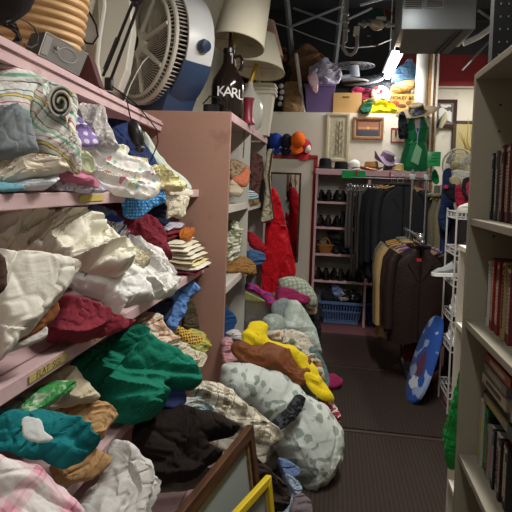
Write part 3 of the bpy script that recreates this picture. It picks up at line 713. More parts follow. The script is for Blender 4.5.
# ================================================================ LINENS ON THE LOWER SHELF
g = 'garments heaped on the lower left shelf'
cloth('blue_cloth', 'cornflower blue cloth hanging behind the middle shelf edge beside the end panel', 'cloth',
      [(172, 290), (184, 284), (194, 282), (199, 288), (195, 294), (189, 298), (185, 310), (176, 328), (170, 330), (165, 322), (170, 308)], ('X', -.84), F('#5b83bd'), g, n=(.7, -.65, .2), T=.04, back=.04, fold=.014, size=.05, ang=70, seed=60, shelf='s4')
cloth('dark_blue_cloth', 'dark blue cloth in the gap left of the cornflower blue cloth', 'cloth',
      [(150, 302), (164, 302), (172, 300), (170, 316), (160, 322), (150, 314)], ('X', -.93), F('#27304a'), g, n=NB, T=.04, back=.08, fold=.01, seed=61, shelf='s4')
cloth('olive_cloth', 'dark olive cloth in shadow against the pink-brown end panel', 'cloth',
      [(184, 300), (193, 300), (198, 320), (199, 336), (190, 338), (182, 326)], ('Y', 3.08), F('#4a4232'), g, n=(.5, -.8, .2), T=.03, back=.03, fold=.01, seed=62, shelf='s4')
cloth('coral_print_cloth', 'beige cloth with a coral leaf print on the lower shelf', 'cloth',
      [(136, 322), (148, 313), (160, 316), (168, 328), (178, 340), (177, 350), (166, 354), (152, 348), (138, 342), (134, 332)], ('X', -.84), F('#cfc2b0', kind='floral', c2='#b58672', sc=28, thr=.62), g, n=(.6, -.6, .5), T=.05, back=.12, fold=.018, size=.05, seed=63, shelf='s4')
cloth('leopard_scarf', 'yellow and black spotted scarf beside the cream crumpled cloth', 'scarf',
      [(174, 326), (182, 328), (192, 334), (202, 338), (200, 343), (190, 345), (180, 340), (174, 333)], ('X', -.80), F('#c9a24a', kind='dots', c2='#2f2820', sc=60, thr=.6), g, n=(.6, -.6, .5), T=.03, back=.04, fold=.008, seed=64, shelf='s4')
cloth('lime_cloth', 'lime and yellow patterned cloth bunched against the end panel', 'cloth',
      [(186, 332), (196, 329), (204, 337), (210, 346), (206, 354), (196, 354), (188, 348), (184, 342)], ('X', -.79), F('#a9b06a', kind='floral', c2='#c9b85a', sc=30, thr=.6), g, n=(.6, -.6, .5), T=.04, back=.06, fold=.014, size=.04, seed=65, shelf='s4')
cloth('cream_crumpled_cloth', 'cream crumpled cloth draped below the lime patterned cloth', 'cloth',
      [(170, 344), (182, 342), (194, 350), (205, 354), (206, 362), (198, 370), (186, 372), (176, 362)], ('X', -.77), F('#cbc3ad'), g, n=(.6, -.6, .5), T=.04, back=.06, fold=.014, size=.04, seed=66, shelf='s4')
cloth('emerald_blanket', 'emerald green fleece blanket spilling off the lower left shelf', 'blanket',
      [(70, 366), (86, 352), (104, 342), (122, 332), (132, 328), (142, 336), (156, 344), (172, 352), (186, 364), (197, 382), (193, 390), (178, 390), (164, 388), (156, 394), (161, 406), (158, 414), (146, 421), (126, 426), (114, 422), (106, 412), (98, 398), (88, 384)], ('X', -.78), F('#11705a', bump=.4), g, n=(.65, -.5, .6), T=.09, back=.12, fold=.046, size=.17, ang=-20, seed=67, shelf='s4')
cloth('green_print_packet', 'green leafy printed cloth in a clear packet on the lower shelf', 'packet',
      [(0, 418), (12, 406), (30, 394), (50, 384), (68, 381), (73, 386), (70, 393), (54, 404), (34, 414), (14, 424)], ('X', -.82), F('#9fae94', kind='floral', c2='#3e8a4a', sc=24, thr=.55, rough=.35), g, n=(.7, -.4, .6), T=.03, back=.05, fold=.01, size=.04, seed=68, shelf='s4')
cloth('beige_cushion', 'beige folded cotton cloth behind the green printed packet', 'cloth',
      [(40, 384), (54, 372), (66, 366), (76, 372), (86, 384), (96, 394), (96, 402), (82, 404), (64, 408), (48, 410), (40, 400)], ('X', -.83), F('#bfb39a'), g, n=(.7, -.45, .6), T=.04, back=.10, fold=.01, size=.07, seed=69, shelf='s4')
cloth('tan_garment', 'tan cotton garment folded above the teal shirt', 'garment',
      [(48, 412), (62, 404), (80, 401), (98, 401), (110, 408), (116, 418), (110, 426), (104, 432), (103, 440), (92, 438), (76, 428), (60, 420)], ('X', -.78), F('#b08e64'), g, n=(.7, -.5, .6), T=.04, back=.08, fold=.014, size=.06, seed=70, shelf='s4')
cloth('tan_garment', 'tan cotton garment hanging below the teal shirt over the shelf edge', 'garment',
      [(50, 466), (66, 462), (84, 456), (96, 449), (108, 460), (106, 468), (94, 478), (78, 483), (66, 485), (54, 480)], ('X', -.775), F('#a8855c'), g, n=(.7, -.5, .6), T=.04, back=.02, fold=.01, size=.06, ang=20, seed=71, shelf='s4')
t = thing('teal_shirt', 'teal cotton shirt with a white care tag on the lower left shelf', 'shirt', pX(45, 460, -.75), g)
cloth('body', '', '', [(-14, 414), (10, 411), (34, 413), (58, 412), (74, 420), (90, 430), (99, 444), (92, 453), (78, 463), (64, 469), (48, 464), (28, 458), (6, 452), (-14, 450)], ('X', -.74), F('#157379'), parent=t, n=(.7, -.45, .65), T=.05, back=.09, fold=.018, size=.07, ang=-20, seed=72, shelf='s4')
cloth('care_tag', '', '', [(22, 419), (30, 417), (41, 420), (44, 430), (53, 438), (50, 441), (40, 443), (26, 439), (23, 434)], ('X', -.695), F('#cbd0cf'), parent=t, n=(.6, -.5, .7), T=.006, back=.004, fold=.002, seed=73)
cloth('pink_checked_cloth', 'pink and white checked cloth hanging over the shelf at the bottom left corner', 'cloth',
      [(-14, 460), (8, 458), (28, 462), (44, 472), (60, 486), (76, 500), (82, 520), (60, 560), (-14, 560)], ('X', -.70), M('#e0d0d4', 'plaid', uv=True, bump=.25, sc=9, ang=-28, cols=[(4, '#e2dcda'), (1.6, '#dfa9b8'), (.6, '#c76486'), (1.6, '#dfa9b8'), (3, '#e4dfdd')]), g, n=(.7, -.45, .6), T=.04, back=.04, fold=.010, size=.09, ang=-50, seed=74)
link('lettering_mark', MB().box(pX(44, 437, -.675), (.002, .018, .008)).box(pX(38, 440, -.675), (.002, .012, .006)), M('#6c7270'), t, smooth=False) if False else None

# ================================================================ BOTTOM OF THE SHELVING AND THE FLOOR HEAP
g = 'garments heaped on the base shelf and floor'
cloth('white_blanket', 'crumpled white sheet stuffed on the base shelf at the bottom', 'sheet',
      [(110, 452), (118, 444), (128, 442), (138, 450), (146, 464), (154, 480), (154, 498), (148, 520), (140, 560), (60, 560), (74, 520), (86, 500), (98, 484), (106, 468)], ('X', -.68), F('#c9c7c4'), g, n=(.65, -.5, .6), T=.07, back=.12, fold=.032, size=.11, ang=50, seed=80, shelf='s5')
cloth('black_brown_coat', 'black-brown velvety coat crumpled across the base shelf', 'coat',
      [(132, 430), (146, 418), (160, 405), (180, 407), (206, 413), (226, 420), (237, 427), (234, 436), (218, 440), (204, 444), (222, 453), (206, 470), (186, 481), (158, 484), (142, 476), (134, 456)], ('X', -.58), F('#1c1412'), g, n=(.5, -.6, .6), T=.09, back=.14, fold=.036, size=.15, ang=20, seed=81, shelf='s5')
cloth('grey_striped_cloth', 'white cloth with a teal border above the black-brown coat', 'cloth',
      [(178, 404), (190, 398), (202, 398), (212, 404), (214, 414), (204, 416), (192, 410), (180, 410)], ('X', -.60), F('#c4c6c4', kind='floral', c2='#8aa5a8', sc=16, thr=.6), g, n=(.5, -.6, .6), T=.03, back=.06, fold=.01, size=.04, seed=82, shelf='s5')
cloth('blue_garment', 'dark blue garment under the emerald blanket', 'garment',
      [(158, 392), (172, 388), (184, 390), (186, 402), (176, 410), (164, 408), (156, 402)], ('X', -.66), F('#27305a'), g, n=(.5, -.6, .6), T=.03, back=.06, fold=.01, seed=83, shelf='s5')
PLAID = M('#b5aea0', 'plaid', uv=True, bump=.25, rough=.9, sc=10, ang=25, cols=[(3, '#cdc6b4'), (1.2, '#7d7460'), (.5, '#4a4234'), (1.2, '#7d7460'), (3, '#d2ccbc'), (.5, '#554d3e')])
cloth('plaid_blanket', 'beige and brown plaid flannel blanket beside the floral comforter', 'blanket',
      [(190, 392), (200, 383), (214, 382), (228, 388), (240, 398), (252, 408), (266, 419), (280, 430), (283, 440), (268, 446), (254, 441), (242, 428), (228, 419), (212, 413), (198, 404)], ('X', -.42), PLAID, g, n=(.45, -.6, .65), T=.05, back=.10, fold=.020, size=.07, ang=-45, seed=84)
cloth('grey_lining_cloth', 'grey-white satin cloth sandwiched in the black-brown coat', 'cloth',
      [(150, 484), (168, 481), (188, 480), (206, 468), (212, 474), (196, 488), (172, 492), (152, 492)], ('X', -.60), F('#8d8683'), g, n=(.5, -.5, .7), T=.02, back=.05, fold=.006, seed=85, shelf='s5')
cloth('cream_drape', 'cream cloth draped down behind the wooden picture frame', 'cloth',
      [(206, 440), (222, 436), (240, 436), (258, 440), (272, 448), (284, 462), (290, 478), (282, 484), (268, 478), (256, 466), (244, 456), (224, 450)], ('X', -.38), F('#bdb7ab'), g, n=(.5, -.6, .5), T=.05, back=.10, fold=.016, size=.06, ang=-50, seed=86)
cloth('brown_scarf', 'dark brown cloth hanging beside the yellow picture frame', 'scarf',
      [(250, 452), (258, 458), (270, 470), (284, 482), (289, 494), (286, 508), (276, 512), (262, 514), (254, 486)], ('Y', 2.25), F('#2c2320'), g, n=(.5, -.75, .3), T=.05, back=.08, fold=.014, size=.06, ang=-60, seed=87)
cloth('light_blue_sheet', 'pale blue sheet trailing on the floor under the floral comforter', 'sheet',
      [(282, 474), (292, 476), (300, 486), (298, 498), (290, 512), (282, 530), (274, 528), (280, 508), (288, 494)], ('Y', 2.36), F('#8f9fb2'), g, n=(.5, -.75, .4), T=.04, back=.08, fold=.012, size=.05, ang=70, seed=88)
cloth('denim_cloth', 'mid blue cloth pinched under the floral comforter', 'cloth',
      [(280, 460), (290, 462), (298, 468), (296, 476), (288, 480), (282, 474)], ('Y', 2.42), F('#5b6f96'), g, n=(.5, -.75, .4), T=.03, back=.06, fold=.01, seed=89)
cloth('mauve_sheet', 'dusky mauve cloth on the floor below the comforter', 'cloth',
      [(294, 496), (302, 494), (310, 500), (312, 514), (308, 530), (290, 534), (290, 512)], ('Z', .06), F('#6a5f64'), g, n=(.3, -.6, .7), T=.03, back=.04, fold=.01, seed=90)

# the comforter rolled and strapped
COMF = F('#869189', kind='floral', c2='#bcc3be', sc=17, thr=.49, bump=.1)
t = thing('rolled_comforter', 'sage and white floral comforter rolled up with a black strap', 'comforter', (-.15, 2.75, 0))
cloth('upper_roll', '', '', [(221, 372), (230, 364), (246, 363), (264, 367), (280, 372), (292, 380), (303, 392), (305, 402), (298, 414), (288, 424), (279, 430), (266, 420), (250, 408), (234, 404), (223, 392)], ('Y', 2.85), COMF, parent=t, n=(.45, -.75, .5), T=.13, back=.14, fold=.010, size=.12, ang=40, seed=100, puff=.95)
cloth('lower_roll', '', '', [(300, 398), (312, 398), (326, 406), (336, 420), (342, 436), (340, 456), (332, 474), (322, 486), (310, 493), (300, 488), (290, 474), (280, 460), (273, 444), (276, 434), (286, 422), (294, 410)], ('Y', 2.72), COMF, parent=t, n=(.35, -.85, .35), T=.14, back=.16, fold=.010, size=.12, ang=60, seed=101, puff=.95)
cloth('strap', '', '', [(298, 398), (305, 397), (303, 408), (295, 419), (284, 428), (275, 432), (272, 427), (282, 417), (291, 408)], ('Y', 2.58), M('#0d0e12', 'floral', uv=True, c2='#3a3d44', sc=60, thr=.62), parent=t, n=(.4, -.8, .45), T=.015, back=.10, fold=.003, seed=102)

g = 'bedding heaped on the floor along the aisle'
cloth('brown_satin_cloth', 'copper brown satin cloth folded on top of the floral comforter', 'cloth',
      [(232, 348), (240, 341), (252, 344), (268, 344), (284, 348), (298, 353), (309, 361), (312, 372), (306, 384), (300, 386), (288, 380), (270, 370), (252, 365), (238, 361)], ('Y', 2.95), F('#6f4024', rough=.6, bump=.03), g, n=(.4, -.65, .65), T=.05, back=.12, fold=.012, size=.07, ang=-25, seed=103)
cloth('yellow_cloth', 'bright yellow cloth draped over the copper brown satin', 'cloth',
      [(241, 334), (250, 324), (260, 321), (268, 326), (268, 338), (280, 342), (298, 350), (312, 362), (322, 378), (333, 398), (326, 402), (314, 394), (304, 380), (296, 364), (282, 353), (264, 347), (248, 346)], ('Y', 2.98), F('#d2b91e', bump=.1), g, n=(.4, -.65, .65), T=.035, back=.05, fold=.010, size=.06, ang=-40, seed=104)
cloth('patchwork_quilt', 'beige and brown patchwork print quilt behind the yellow cloth', 'quilt',
      [(266, 336), (280, 330), (296, 331), (308, 338), (316, 350), (321, 366), (324, 382), (316, 378), (306, 364), (294, 352), (280, 346)], ('Y', 3.3), F('#b9b2a2', kind='print', cols=['#8a6a4a', '#c9c2b0', '#6d7a66', '#a5794e'], sc=20, thr=.6), g, n=(.4, -.7, .6), T=.07, back=.14, fold=.016, size=.06, seed=105)
cloth('teal_bedspread', 'grey-teal cloth hanging down the aisle side of the heap', 'cloth',
      [(312, 346), (320, 356), (326, 370), (328, 384), (322, 388), (316, 372), (310, 358)], ('Y', 3.3), F('#5e7473'), g, n=(.6, -.7, .3), T=.03, back=.10, fold=.008, seed=106)
cloth('magenta_scrap', 'deep magenta cloth sticking out onto the floor mat', 'cloth',
      [(322, 378), (332, 374), (342, 381), (340, 387), (330, 389), (322, 388)], ('Z', .05), F('#8a2450'), g, n=(.3, -.5, .8), T=.03, back=.04, fold=.008, seed=107)
cloth('crimson_print_cloth', 'crimson and white print cloth between the yellow cloth and the comforter', 'cloth',
      [(322, 400), (330, 400), (336, 408), (340, 418), (338, 424), (330, 414), (322, 408)], ('Y', 2.95), F('#8a2a38', kind='floral', c2='#c9bfba', sc=40, thr=.6), g, n=(.5, -.7, .5), T=.03, back=.08, fold=.006, seed=108)
def pillow(name, label, poly, anchor, mat, n, T=.08, back=.08, seed=1, fold=.007):
    return cloth(name, label, 'pillow', poly, anchor, mat, 'pillows heaped by the aisle', n=n, T=T, back=back, fold=fold, size=.12, seed=seed, puff=1.0, wav=0)
pillow('pillow', 'pale green leaf-print pillow standing upright behind the yellow cloth', [(292, 300), (298, 303), (306, 313), (314, 328), (318, 342), (320, 356), (312, 352), (298, 340), (284, 330), (284, 320), (287, 308)], ('Y', 3.75), F('#c3ccc6', kind='floral', c2='#abb7ae', sc=18), (.5, -.75, .35), T=.11, back=.12, seed=110)
pillow('pillow', 'green trellis-patterned pillow at the far top of the heap', [(280, 280), (290, 277), (302, 280), (311, 288), (316, 298), (315, 307), (304, 304), (292, 296), (282, 290)], ('Y', 4.35), F('#8f9c86', kind='dots', c2='#b9c2b2', sc=30, thr=.7), (.4, -.7, .6), T=.10, back=.12, seed=111)
pillow('round_cushion', 'small pale green round cushion beside the clear plastic bin', [(264, 320), (272, 314), (281, 317), (285, 326), (282, 336), (272, 338), (264, 334)], ('Y', 3.55), F('#a5afa8', kind='floral', c2='#8b9890', sc=20), (.4, -.8, .4), T=.08, back=.08, seed=112)
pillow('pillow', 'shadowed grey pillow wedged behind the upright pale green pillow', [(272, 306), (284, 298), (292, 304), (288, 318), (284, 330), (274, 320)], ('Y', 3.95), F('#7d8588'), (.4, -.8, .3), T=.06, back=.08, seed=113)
cloth('magenta_blanket', 'magenta fleece blanket lying over the pillows under the red robe', 'blanket',
      [(278, 288), (286, 288), (298, 293), (308, 298), (309, 303), (300, 306), (288, 303), (278, 304)], ('Y', 4.15), F('#8a2450'), 'bedding heaped on the floor along the aisle', n=(.4, -.7, .6), T=.05, back=.10, fold=.010, size=.06, seed=114)
cloth('tan_bootie', 'tan cloth corner poking out under the trellis pillow', 'cloth',
      [(300, 304), (308, 304), (316, 309), (315, 315), (308, 314), (302, 310)], ('Y', 4.4), F('#9a8568'), None, n=(.4, -.7, .5), T=.03, back=.08, fold=.006, seed=115)
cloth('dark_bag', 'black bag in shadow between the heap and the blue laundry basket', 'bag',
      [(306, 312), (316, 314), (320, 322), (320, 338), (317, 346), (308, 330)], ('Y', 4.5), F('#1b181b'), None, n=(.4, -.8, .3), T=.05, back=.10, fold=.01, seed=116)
# inner core of the heap: bags of bedding that carry the visible pieces
for i, (poly, Y, c, lab) in enumerate((
        ([(262, 356), (290, 354), (314, 378), (322, 400), (316, 418), (290, 424), (264, 404)], 3.45, '#6d6a62', 'grey duvet hidden low in the heap under the yellow cloth'),
        ([(226, 420), (262, 424), (284, 444), (288, 470), (244, 488), (216, 466)], 2.75, '#a39d90', 'stone coloured duvet beneath the plaid blanket'),
        ([(268, 322), (300, 322), (318, 352), (318, 366), (290, 362), (262, 344)], 3.9, '#5c5f66', 'dark grey duvet under the upright pillow'))):
    cloth('duvet', lab, 'duvet', poly, ('Y', Y), F(c), 'duvets at the core of the heap', n=(.4, -.8, .4), T=.06, back=.26, fold=.02, size=.1, seed=120+i)

# pieces inside the second unit
g = 'odds and ends in the grey shelving bays'
cloth('blue_cushion', 'royal blue cushion in the lowest bay of the grey unit', 'cushion', [(222, 306), (229, 309), (236, 318), (234, 328), (228, 340), (222, 342)], ('X', -.72), F('#264a7c'), g, n=(.6, -.8, .1), T=.03, back=.08, fold=.005, seed=130)
cloth('brown_hat_cloth', 'tan corduroy cloth spilling over the shelf of the grey unit', 'cloth', [(225, 262), (236, 260), (244, 256), (254, 264), (256, 274), (248, 275), (238, 273), (226, 272)], ('X', -.67), F('#8f6a3c'), g, n=(.6, -.7, .4), T=.03, back=.10, fold=.012, size=.05, seed=131)
cloth('white_floral_cloth', 'white cloth with olive floral print in the middle bay of the grey unit', 'cloth', [(226, 224), (234, 221), (241, 226), (241, 240), (238, 256), (230, 262), (226, 258)], ('X', -.73), F('#cfccc0', kind='floral', c2='#8b936a', sc=28, thr=.6), g, n=(.6, -.8, .2), T=.04, back=.10, fold=.016, size=.05, seed=132)
cloth('denim_cloth', 'faded blue denim cloth beside the tan corduroy', 'cloth', [(248, 252), (256, 250), (264, 254), (264, 262), (256, 266), (248, 264)], ('Y', 4.2), F('#3f5d86'), g, n=(.6, -.8, .3), T=.03, back=.10, fold=.01, size=.05, seed=133)
cloth('red_garment', 'dark red garment hanging in the far bay above the denim cloth', 'garment', [(248, 232), (254, 234), (264, 244), (266, 250), (260, 252), (250, 246)], ('Y', 4.4), F('#9a1626'), g, n=(.6, -.8, .3), T=.03, back=.06, fold=.008, seed=134)
cloth('cream_rolled_towel', 'cream rolled towel sticking out of the top bay', 'towel', [(228, 181), (234, 181), (242, 188), (242, 194), (238, 197), (228, 194)], ('X', -.70), F('#b3a690'), g, n=(.5, -.8, .2), T=.05, back=.10, fold=.004, seed=135)
cloth('plaid_hat', 'brown plaid hat on the pile in the top bay', 'hat', [(229, 162), (236, 160), (246, 166), (250, 172), (248, 178), (240, 180), (230, 178)], ('X', -.72), F('#6a5244', kind='floral', c2='#9a8468', sc=40), g, n=(.5, -.8, .4), T=.05, back=.10, fold=.006, seed=136)
cloth('salmon_hat', 'salmon pink hat in front of the brown plaid hat', 'hat', [(232, 178), (240, 174), (246, 166), (249, 172), (248, 184), (243, 187), (234, 183)], ('X', -.66), F('#b5694e'), g, n=(.5, -.8, .4), T=.03, back=.06, fold=.004, seed=137)
cloth('striped_garments', 'navy, white and teal striped folded cloth on the wooden board', 'cloth', [(239, 196), (244, 191), (252, 191), (258, 196), (256, 200), (246, 201), (239, 200)], ('X', -.68), M('#99aaaa', 'stripes', uv=True, sc=30, ang=80, cols=[(1, '#2a3a55'), (1, '#b9c2c4'), (1, '#4f8a94'), (1, '#c9c9c4')]), g, n=(.5, -.8, .4), T=.03, back=.08, fold=.004, seed=138)
cloth('purple_dotted_cloth', 'purple and magenta dotted cloth tumbling over the clear bin', 'cloth', [(246, 284), (252, 284), (262, 290), (270, 294), (275, 304), (270, 306), (264, 300), (256, 294), (246, 290)], ('Y', 3.98), F('#6a3a8a', kind='dots', c2='#b02a55', sc=22, thr=.8), g, n=(.5, -.7, .5), T=.04, back=.05, fold=.01, size=.05, seed=139)
for i, (lab, c, poly, X) in enumerate((('pink cloth at the foot of the end panel', '#b98a90', [(222, 344), (230, 338), (234, 350), (240, 360), (234, 368), (224, 368)], -.60), ('white cloth scrap beside the yellow cloth', '#c6c3c4', [(228, 334), (236, 330), (241, 334), (240, 342), (232, 344)], -.62), ('dark navy scrap between the white scrap and the copper satin', '#22263c', [(230, 342), (238, 340), (240, 346), (234, 350)], -.58))):
    cloth('cloth_scrap', lab, 'cloth', poly, ('X', X), F(c), 'cloth scraps by the end panel', n=(.5, -.7, .5), T=.04, back=.08, fold=.01, size=.04, seed=140+i)
cloth('dark_floral_cloth', 'dark reddish floral throw hanging inside the far bay', 'throw', [(251, 156), (262, 156), (264, 176), (264, 192), (256, 198), (251, 190)], ('Y', 4.7), F('#4a3230', kind='floral', c2='#6b4a44', sc=30), g, n=(.3, -.95, 0), T=.02, back=.03, fold=.006, seed=145)

# ================================================================ ON TOP OF THE LEFT SHELVES
TZ = 1.934
# tan ribbed vase
c0 = pY(44, 40, 1.72); cx_, cy_ = c0.x-.015, 1.80
prof = []
for i in range(0, 61):
    z_ = .012+i*.0062; tt = i/60
    prof.append((.04+.105*sqrt(max(0,1-(1-min(1,tt*2.2+.05))**2))+.011*abs(sin(i*pi/5)), z_))
Rv = Matrix.Rotation(radians(9), 3, Vector((.3, 1, 0)))
t = single('ribbed_vase', MB().lathe(prof, (cx_-.075, cy_+.02, TZ+.004), 48, R=Rv), M('#c9a070', 'gloss', rough=.5, var=.05), 'tan ribbed round vase standing on the top shelf at the upper left', 'vase')
# dark basket and cable tangle
t = single('black_bowl', MB().lathe([(.03, 0), (.06, .01), (.10, .05), (.115, .09), (.108, .09), (.09, .05), (.05, .02)], pX(8, 14, -.93)+V(-.05, 0, -.02), 28), M('#241f20', rough=.6), 'dark bowl at the very top left above the coiled cables', 'bowl')
for i in range(5):
    rnd = random.Random(i+3); pts = []
    base = pX(12, 34, -.95)
    for k in range(26):
        a = k*.62+i; r_ = .030+.010*rnd.random()+.004*i
        pts.append(base+V(-.02+.012*sin(k*1.3+i), cos(a)*r_*1.6, sin(a)*r_*.75+.004*i))
    if i == 4: pts = [pX(x, y, -.93) for x, y in ((6, 22), (16, 17), (26, 21), (34, 27), (38, 36), (37, 44), (31, 49), (24, 47))]
    pts = [V(p.x, p.y, max(p.z, TZ+.006)) for p in pts]
    single('coiled_cable', MB().tube(pts, .0035 if i != 4 else .003, 6), M(['#4a4648', '#3a3839', '#57534f', '#2b2a2c', '#3d3a3b'][i], rough=.5),
           ['dark grey cable coiled under the dark bowl', 'charcoal cable in the coil at the upper left', 'brownish grey cable in the coil at the upper left', 'black cable in the coil at the upper left', 'single loop of cable hanging right of the coil in front of the tan vase'][i], 'cable', 'cables coiled on the top shelf')
# dark metal box
bx = thing('cassette_player', 'dark metal cassette player propped on edge on the top shelf', 'cassette player', pX(64, 62, -.95))
A0, A1, B0, B1 = pX(46, 32, -.955), pX(38, 55, -.94), pX(88, 54, -.99), pX(79, 76, -.985)
quad = [A1, A0, B0, B1]
nv = (A1-A0).cross(B0-A0).normalized(); nv = nv if nv.dot(V(0, 0, EYE)-A0) > 0 else -nv
mb = MB().prism(quad, -nv*.05)
link('case', mb, M('#4d4844', 'metal', rough=.45, metal=.4), bx, smooth=False)
uax = (B0-A0); vax = (A1-A0)
def onbox(u, v, d=.001): return A0+uax*u+vax*v+nv*d
link('window_outline', MB().tube([onbox(.55+.22*cos(a)*1.0, .5+.30*sin(a), .001) for a in [k*2*pi/24 for k in range(25)]], .0012, 5), M('#a8a49e', 'metal'), bx)
link('button', MB().box(onbox(.28, .42, .002), (.008, .012, .008)).tube([onbox(.24, .55, .002), onbox(.30, .62, .002)], .002, 5), M('#9c9892'), bx)
link('edge_trim', MB().tube([A0+nv*.001, B0+nv*.001], .0018, 5).tube([A0+nv*.001, A1+nv*.001], .0018, 5), M('#b9b5ae', 'metal', rough=.3), bx)
link('side_label', MB().prism([onbox(.02, .1, .0005), onbox(.15, .1, .0005), onbox(.15, .9, .0005), onbox(.02, .9, .0005)], nv*.001), M('#7d7974'), bx, smooth=False)
single('maroon_box', MB().prism([pY(85, 50, 2.05), pY(90, 58, 2.05), pY(99, 85, 2.05), pY(76, 80, 2.05), pY(80, 60, 2.05)], (-.03, .12, 0)), M('#5a3a3c', var=.15), 'maroon wedge-shaped cloth-covered box behind the cassette player', 'box')
# white moulded plastic tubs behind
def plate(name, lab, cat, pts, Y, d, mat, **k):
    mb = MB().prism([pY(x, y, Y) for x, y in pts], (-.02, d, 0)); o = single(name, mb, mat, lab, cat, smooth=False, **k)
    b_ = o.modifiers.new('soft_edge', 'BEVEL'); b_.width = .008; b_.segments = 3; return o
PLW = M('#d4d0c6', 'gloss', rough=.3, var=.04)
tb = plate('plastic_chair', 'glossy white moulded plastic chair back standing behind the desk lamp', 'chair', [(97, -30), (128, -30), (132, 30), (126, 70), (118, 90), (98, 86), (96, 50), (100, 10)], 2.75, .12, PLW)
link('moulded_rim', MB().tube([pY(x, y, 2.73) for x, y in ((103, -30), (104, 8), (99, 40), (97, 62), (100, 84))], .014, 8).tube([pY(x, y, 2.74) for x, y in ((94, -20), (93, 0), (90, 12), (84, 18))], .016, 8), PLW, tb)
t = thing('clear_visor_panel', 'clear grey plastic panel with a thin black oval rim leaning behind the cassette player', 'panel', pY(85, 45, 2.4))
rim = [(66, -30), (64, -5), (70, 20), (78, 36), (86, 43), (93, 44), (98, 36), (96, 25), (88, 10), (78, -8), (72, -30)]
link('panel', MB().prism([pY(x, y, 2.4) for x, y in rim], (0, .012, 0)), M('#b9b5ae', 'gloss', rough=.25), t, smooth=False)
link('rim', MB().tube([pY(x, y, 2.395) for x, y in [(72, -30)]+rim], .005, 6), M('#1c1b1c'), t)
link('rib', MB().tube([pY(70, -10, 2.39), pY(82, 24, 2.39)], .012, 8), M('#d8d4cc', 'gloss', rough=.3), t)
link('rivet', MB().ell(pY(84, 27, 2.39), (.008, .004, .008)), M('#1c1b1c'), t)
plate('white_board', 'cream white board leaning on the left wall behind the tan vase', 'board', [(60, -40), (98, -40), (100, 60), (92, 86), (64, 60)], 2.9, .03, M('#c3bda9', 'gloss', rough=.5))
# desk lamp arm
t = thing('desk_lamp', 'black folding arm desk lamp clamped on the top shelf before the big fan', 'lamp', pY(108, 88, 2.35))
KB = M('#1b1b1e', 'gloss', rough=.4)
link('base', MB().lathe([(.05, 0), (.055, .012), (.03, .03), (.02, .035)], V(pY(112, 86, 2.35).x-.03, 2.36, TZ), 24), KB, t)
link('clamp', MB().box(pY(109, 84, 2.35), (.035, .035, .06), bev=.005), KB, t)
for a, b_ in (((103, 76), (133, 2)), ((111, 79), (139, 4))): link('arm_bar', MB().tube([pY(*a, 2.33), pY(*b_, 2.25)], .0075, 8), KB, t)
link('upper_arm', MB().tube([pY(134, 2, 2.25), pY(118, -12, 2.2)], .008, 8).tube([pY(138, 4, 2.25), pY(160, -20, 2.2)], .008, 8), KB, t)
link('joint', MB().ell(pY(136, 3, 2.25), (.02, .016, .02)), KB, t)
link('spring', MB().tube([pY(105, 70, 2.31), pY(118, 38, 2.3)], .012, 8), KB, t)
single('power_cable', MB().tube([pY(x, y, 2.35) for x, y in ((118, 90), (136, 104), (148, 118), (157, 130), (158, 142), (154, 153), (150, 162))], .003, 6), M('#1d1c1e'), 'thin black cord curving past the end of the top shelf down the pink-brown panel', 'cord')
t = thing('computer_mouse', 'black oval mouse hanging by its cord below the top shelf', 'mouse', pY(136, 136, 2.2))
Rm = Matrix.Rotation(radians(-20), 3, 'Y')
link('cord', MB().tube([pY(x, y, 2.2) for x, y in ((112, 86), (120, 92), (127, 100), (129, 112), (131, 120))], .003, 6), M('#1d1c1e'), t)
link('shell', MB().ell(pY(136, 134, 2.2), (.034, .024, .070), R=Rm), M('#1d1d1f', 'gloss', rough=.3), t)
link('wheel_cap', MB().ell(pY(140, 149, 2.19), (.022, .02, .018), R=Rm), M('#2b2b2d', 'gloss', rough=.3), t)

# ---- the big fan
FC = V(-1.245, 3.42, 2.452); 
t = thing('floor_fan', 'large round grey fan in a white and blue housing on top of the shelves', 'fan', V(-1.2, 3.45, 2.0))
t['_local'] = 1
axd = Vector((-.62, -.78, .04)).normalized()
zz = Vector((.16, 0, 1)); xx = axd.cross(zz).normalized()*-1; zz = xx.cross(axd).normalized()*-1
if zz.z < 0: zz = -zz
RF = Matrix((xx, -axd, zz)).transposed()      # local x across, local -y towards the viewer, local z up
def FP(x, y, z): return RF @ Vector((x, y, z)) + FC - Vector(t.location)
def fanpart(name, fn, mat, **k):
    mb = fn(MB()); mb.v = [FP(*v) for v in mb.v]; return link(name, mb, mat, t, **k)
GR = M('#c2bcb0', 'gloss', rough=.5, var=.04); RO = .385; RXm = Matrix.Rotation(pi/2, 3, 'X')
def ring(mb, r, y, th, seg=64, tw=None):
    pts = [(r*cos(a), y, r*sin(a)) for a in [k*2*pi/seg for k in range(seg+1)]]
    return mb.tube(pts, th, 8, cap=False)
def rim_(mb):
    ring(mb, RO, -.10, .016); ring(mb, RO+.012, .03, .014); return ring(mb, RO*.90, -.13, .012)
fanpart('grille_rim', rim_, GR)
def slats_(mb):
    for k in range(84):
        a = k*2*pi/84; c_, s_ = cos(a), sin(a)
        mb.tube([(RO*.90*c_, -.13, RO*.90*s_), (RO*c_, -.10, RO*s_), ((RO+.012)*c_, .03, (RO+.012)*s_)], .0045, 4)
    return mb
fanpart('rim_slats', slats_, GR, kind='stuff')
def radial_(mb):
    for k in range(96):
        a = k*2*pi/96; a2 = a+.32
        mb.tube([(.10*cos(a), -.125, .10*sin(a)), (.24*cos(a+.12), -.14, .24*sin(a+.12)), (RO*.9*cos(a2), -.13, RO*.9*sin(a2))], .0028, 4)
    return mb
fanpart('grille_wires', radial_, GR, kind='stuff')
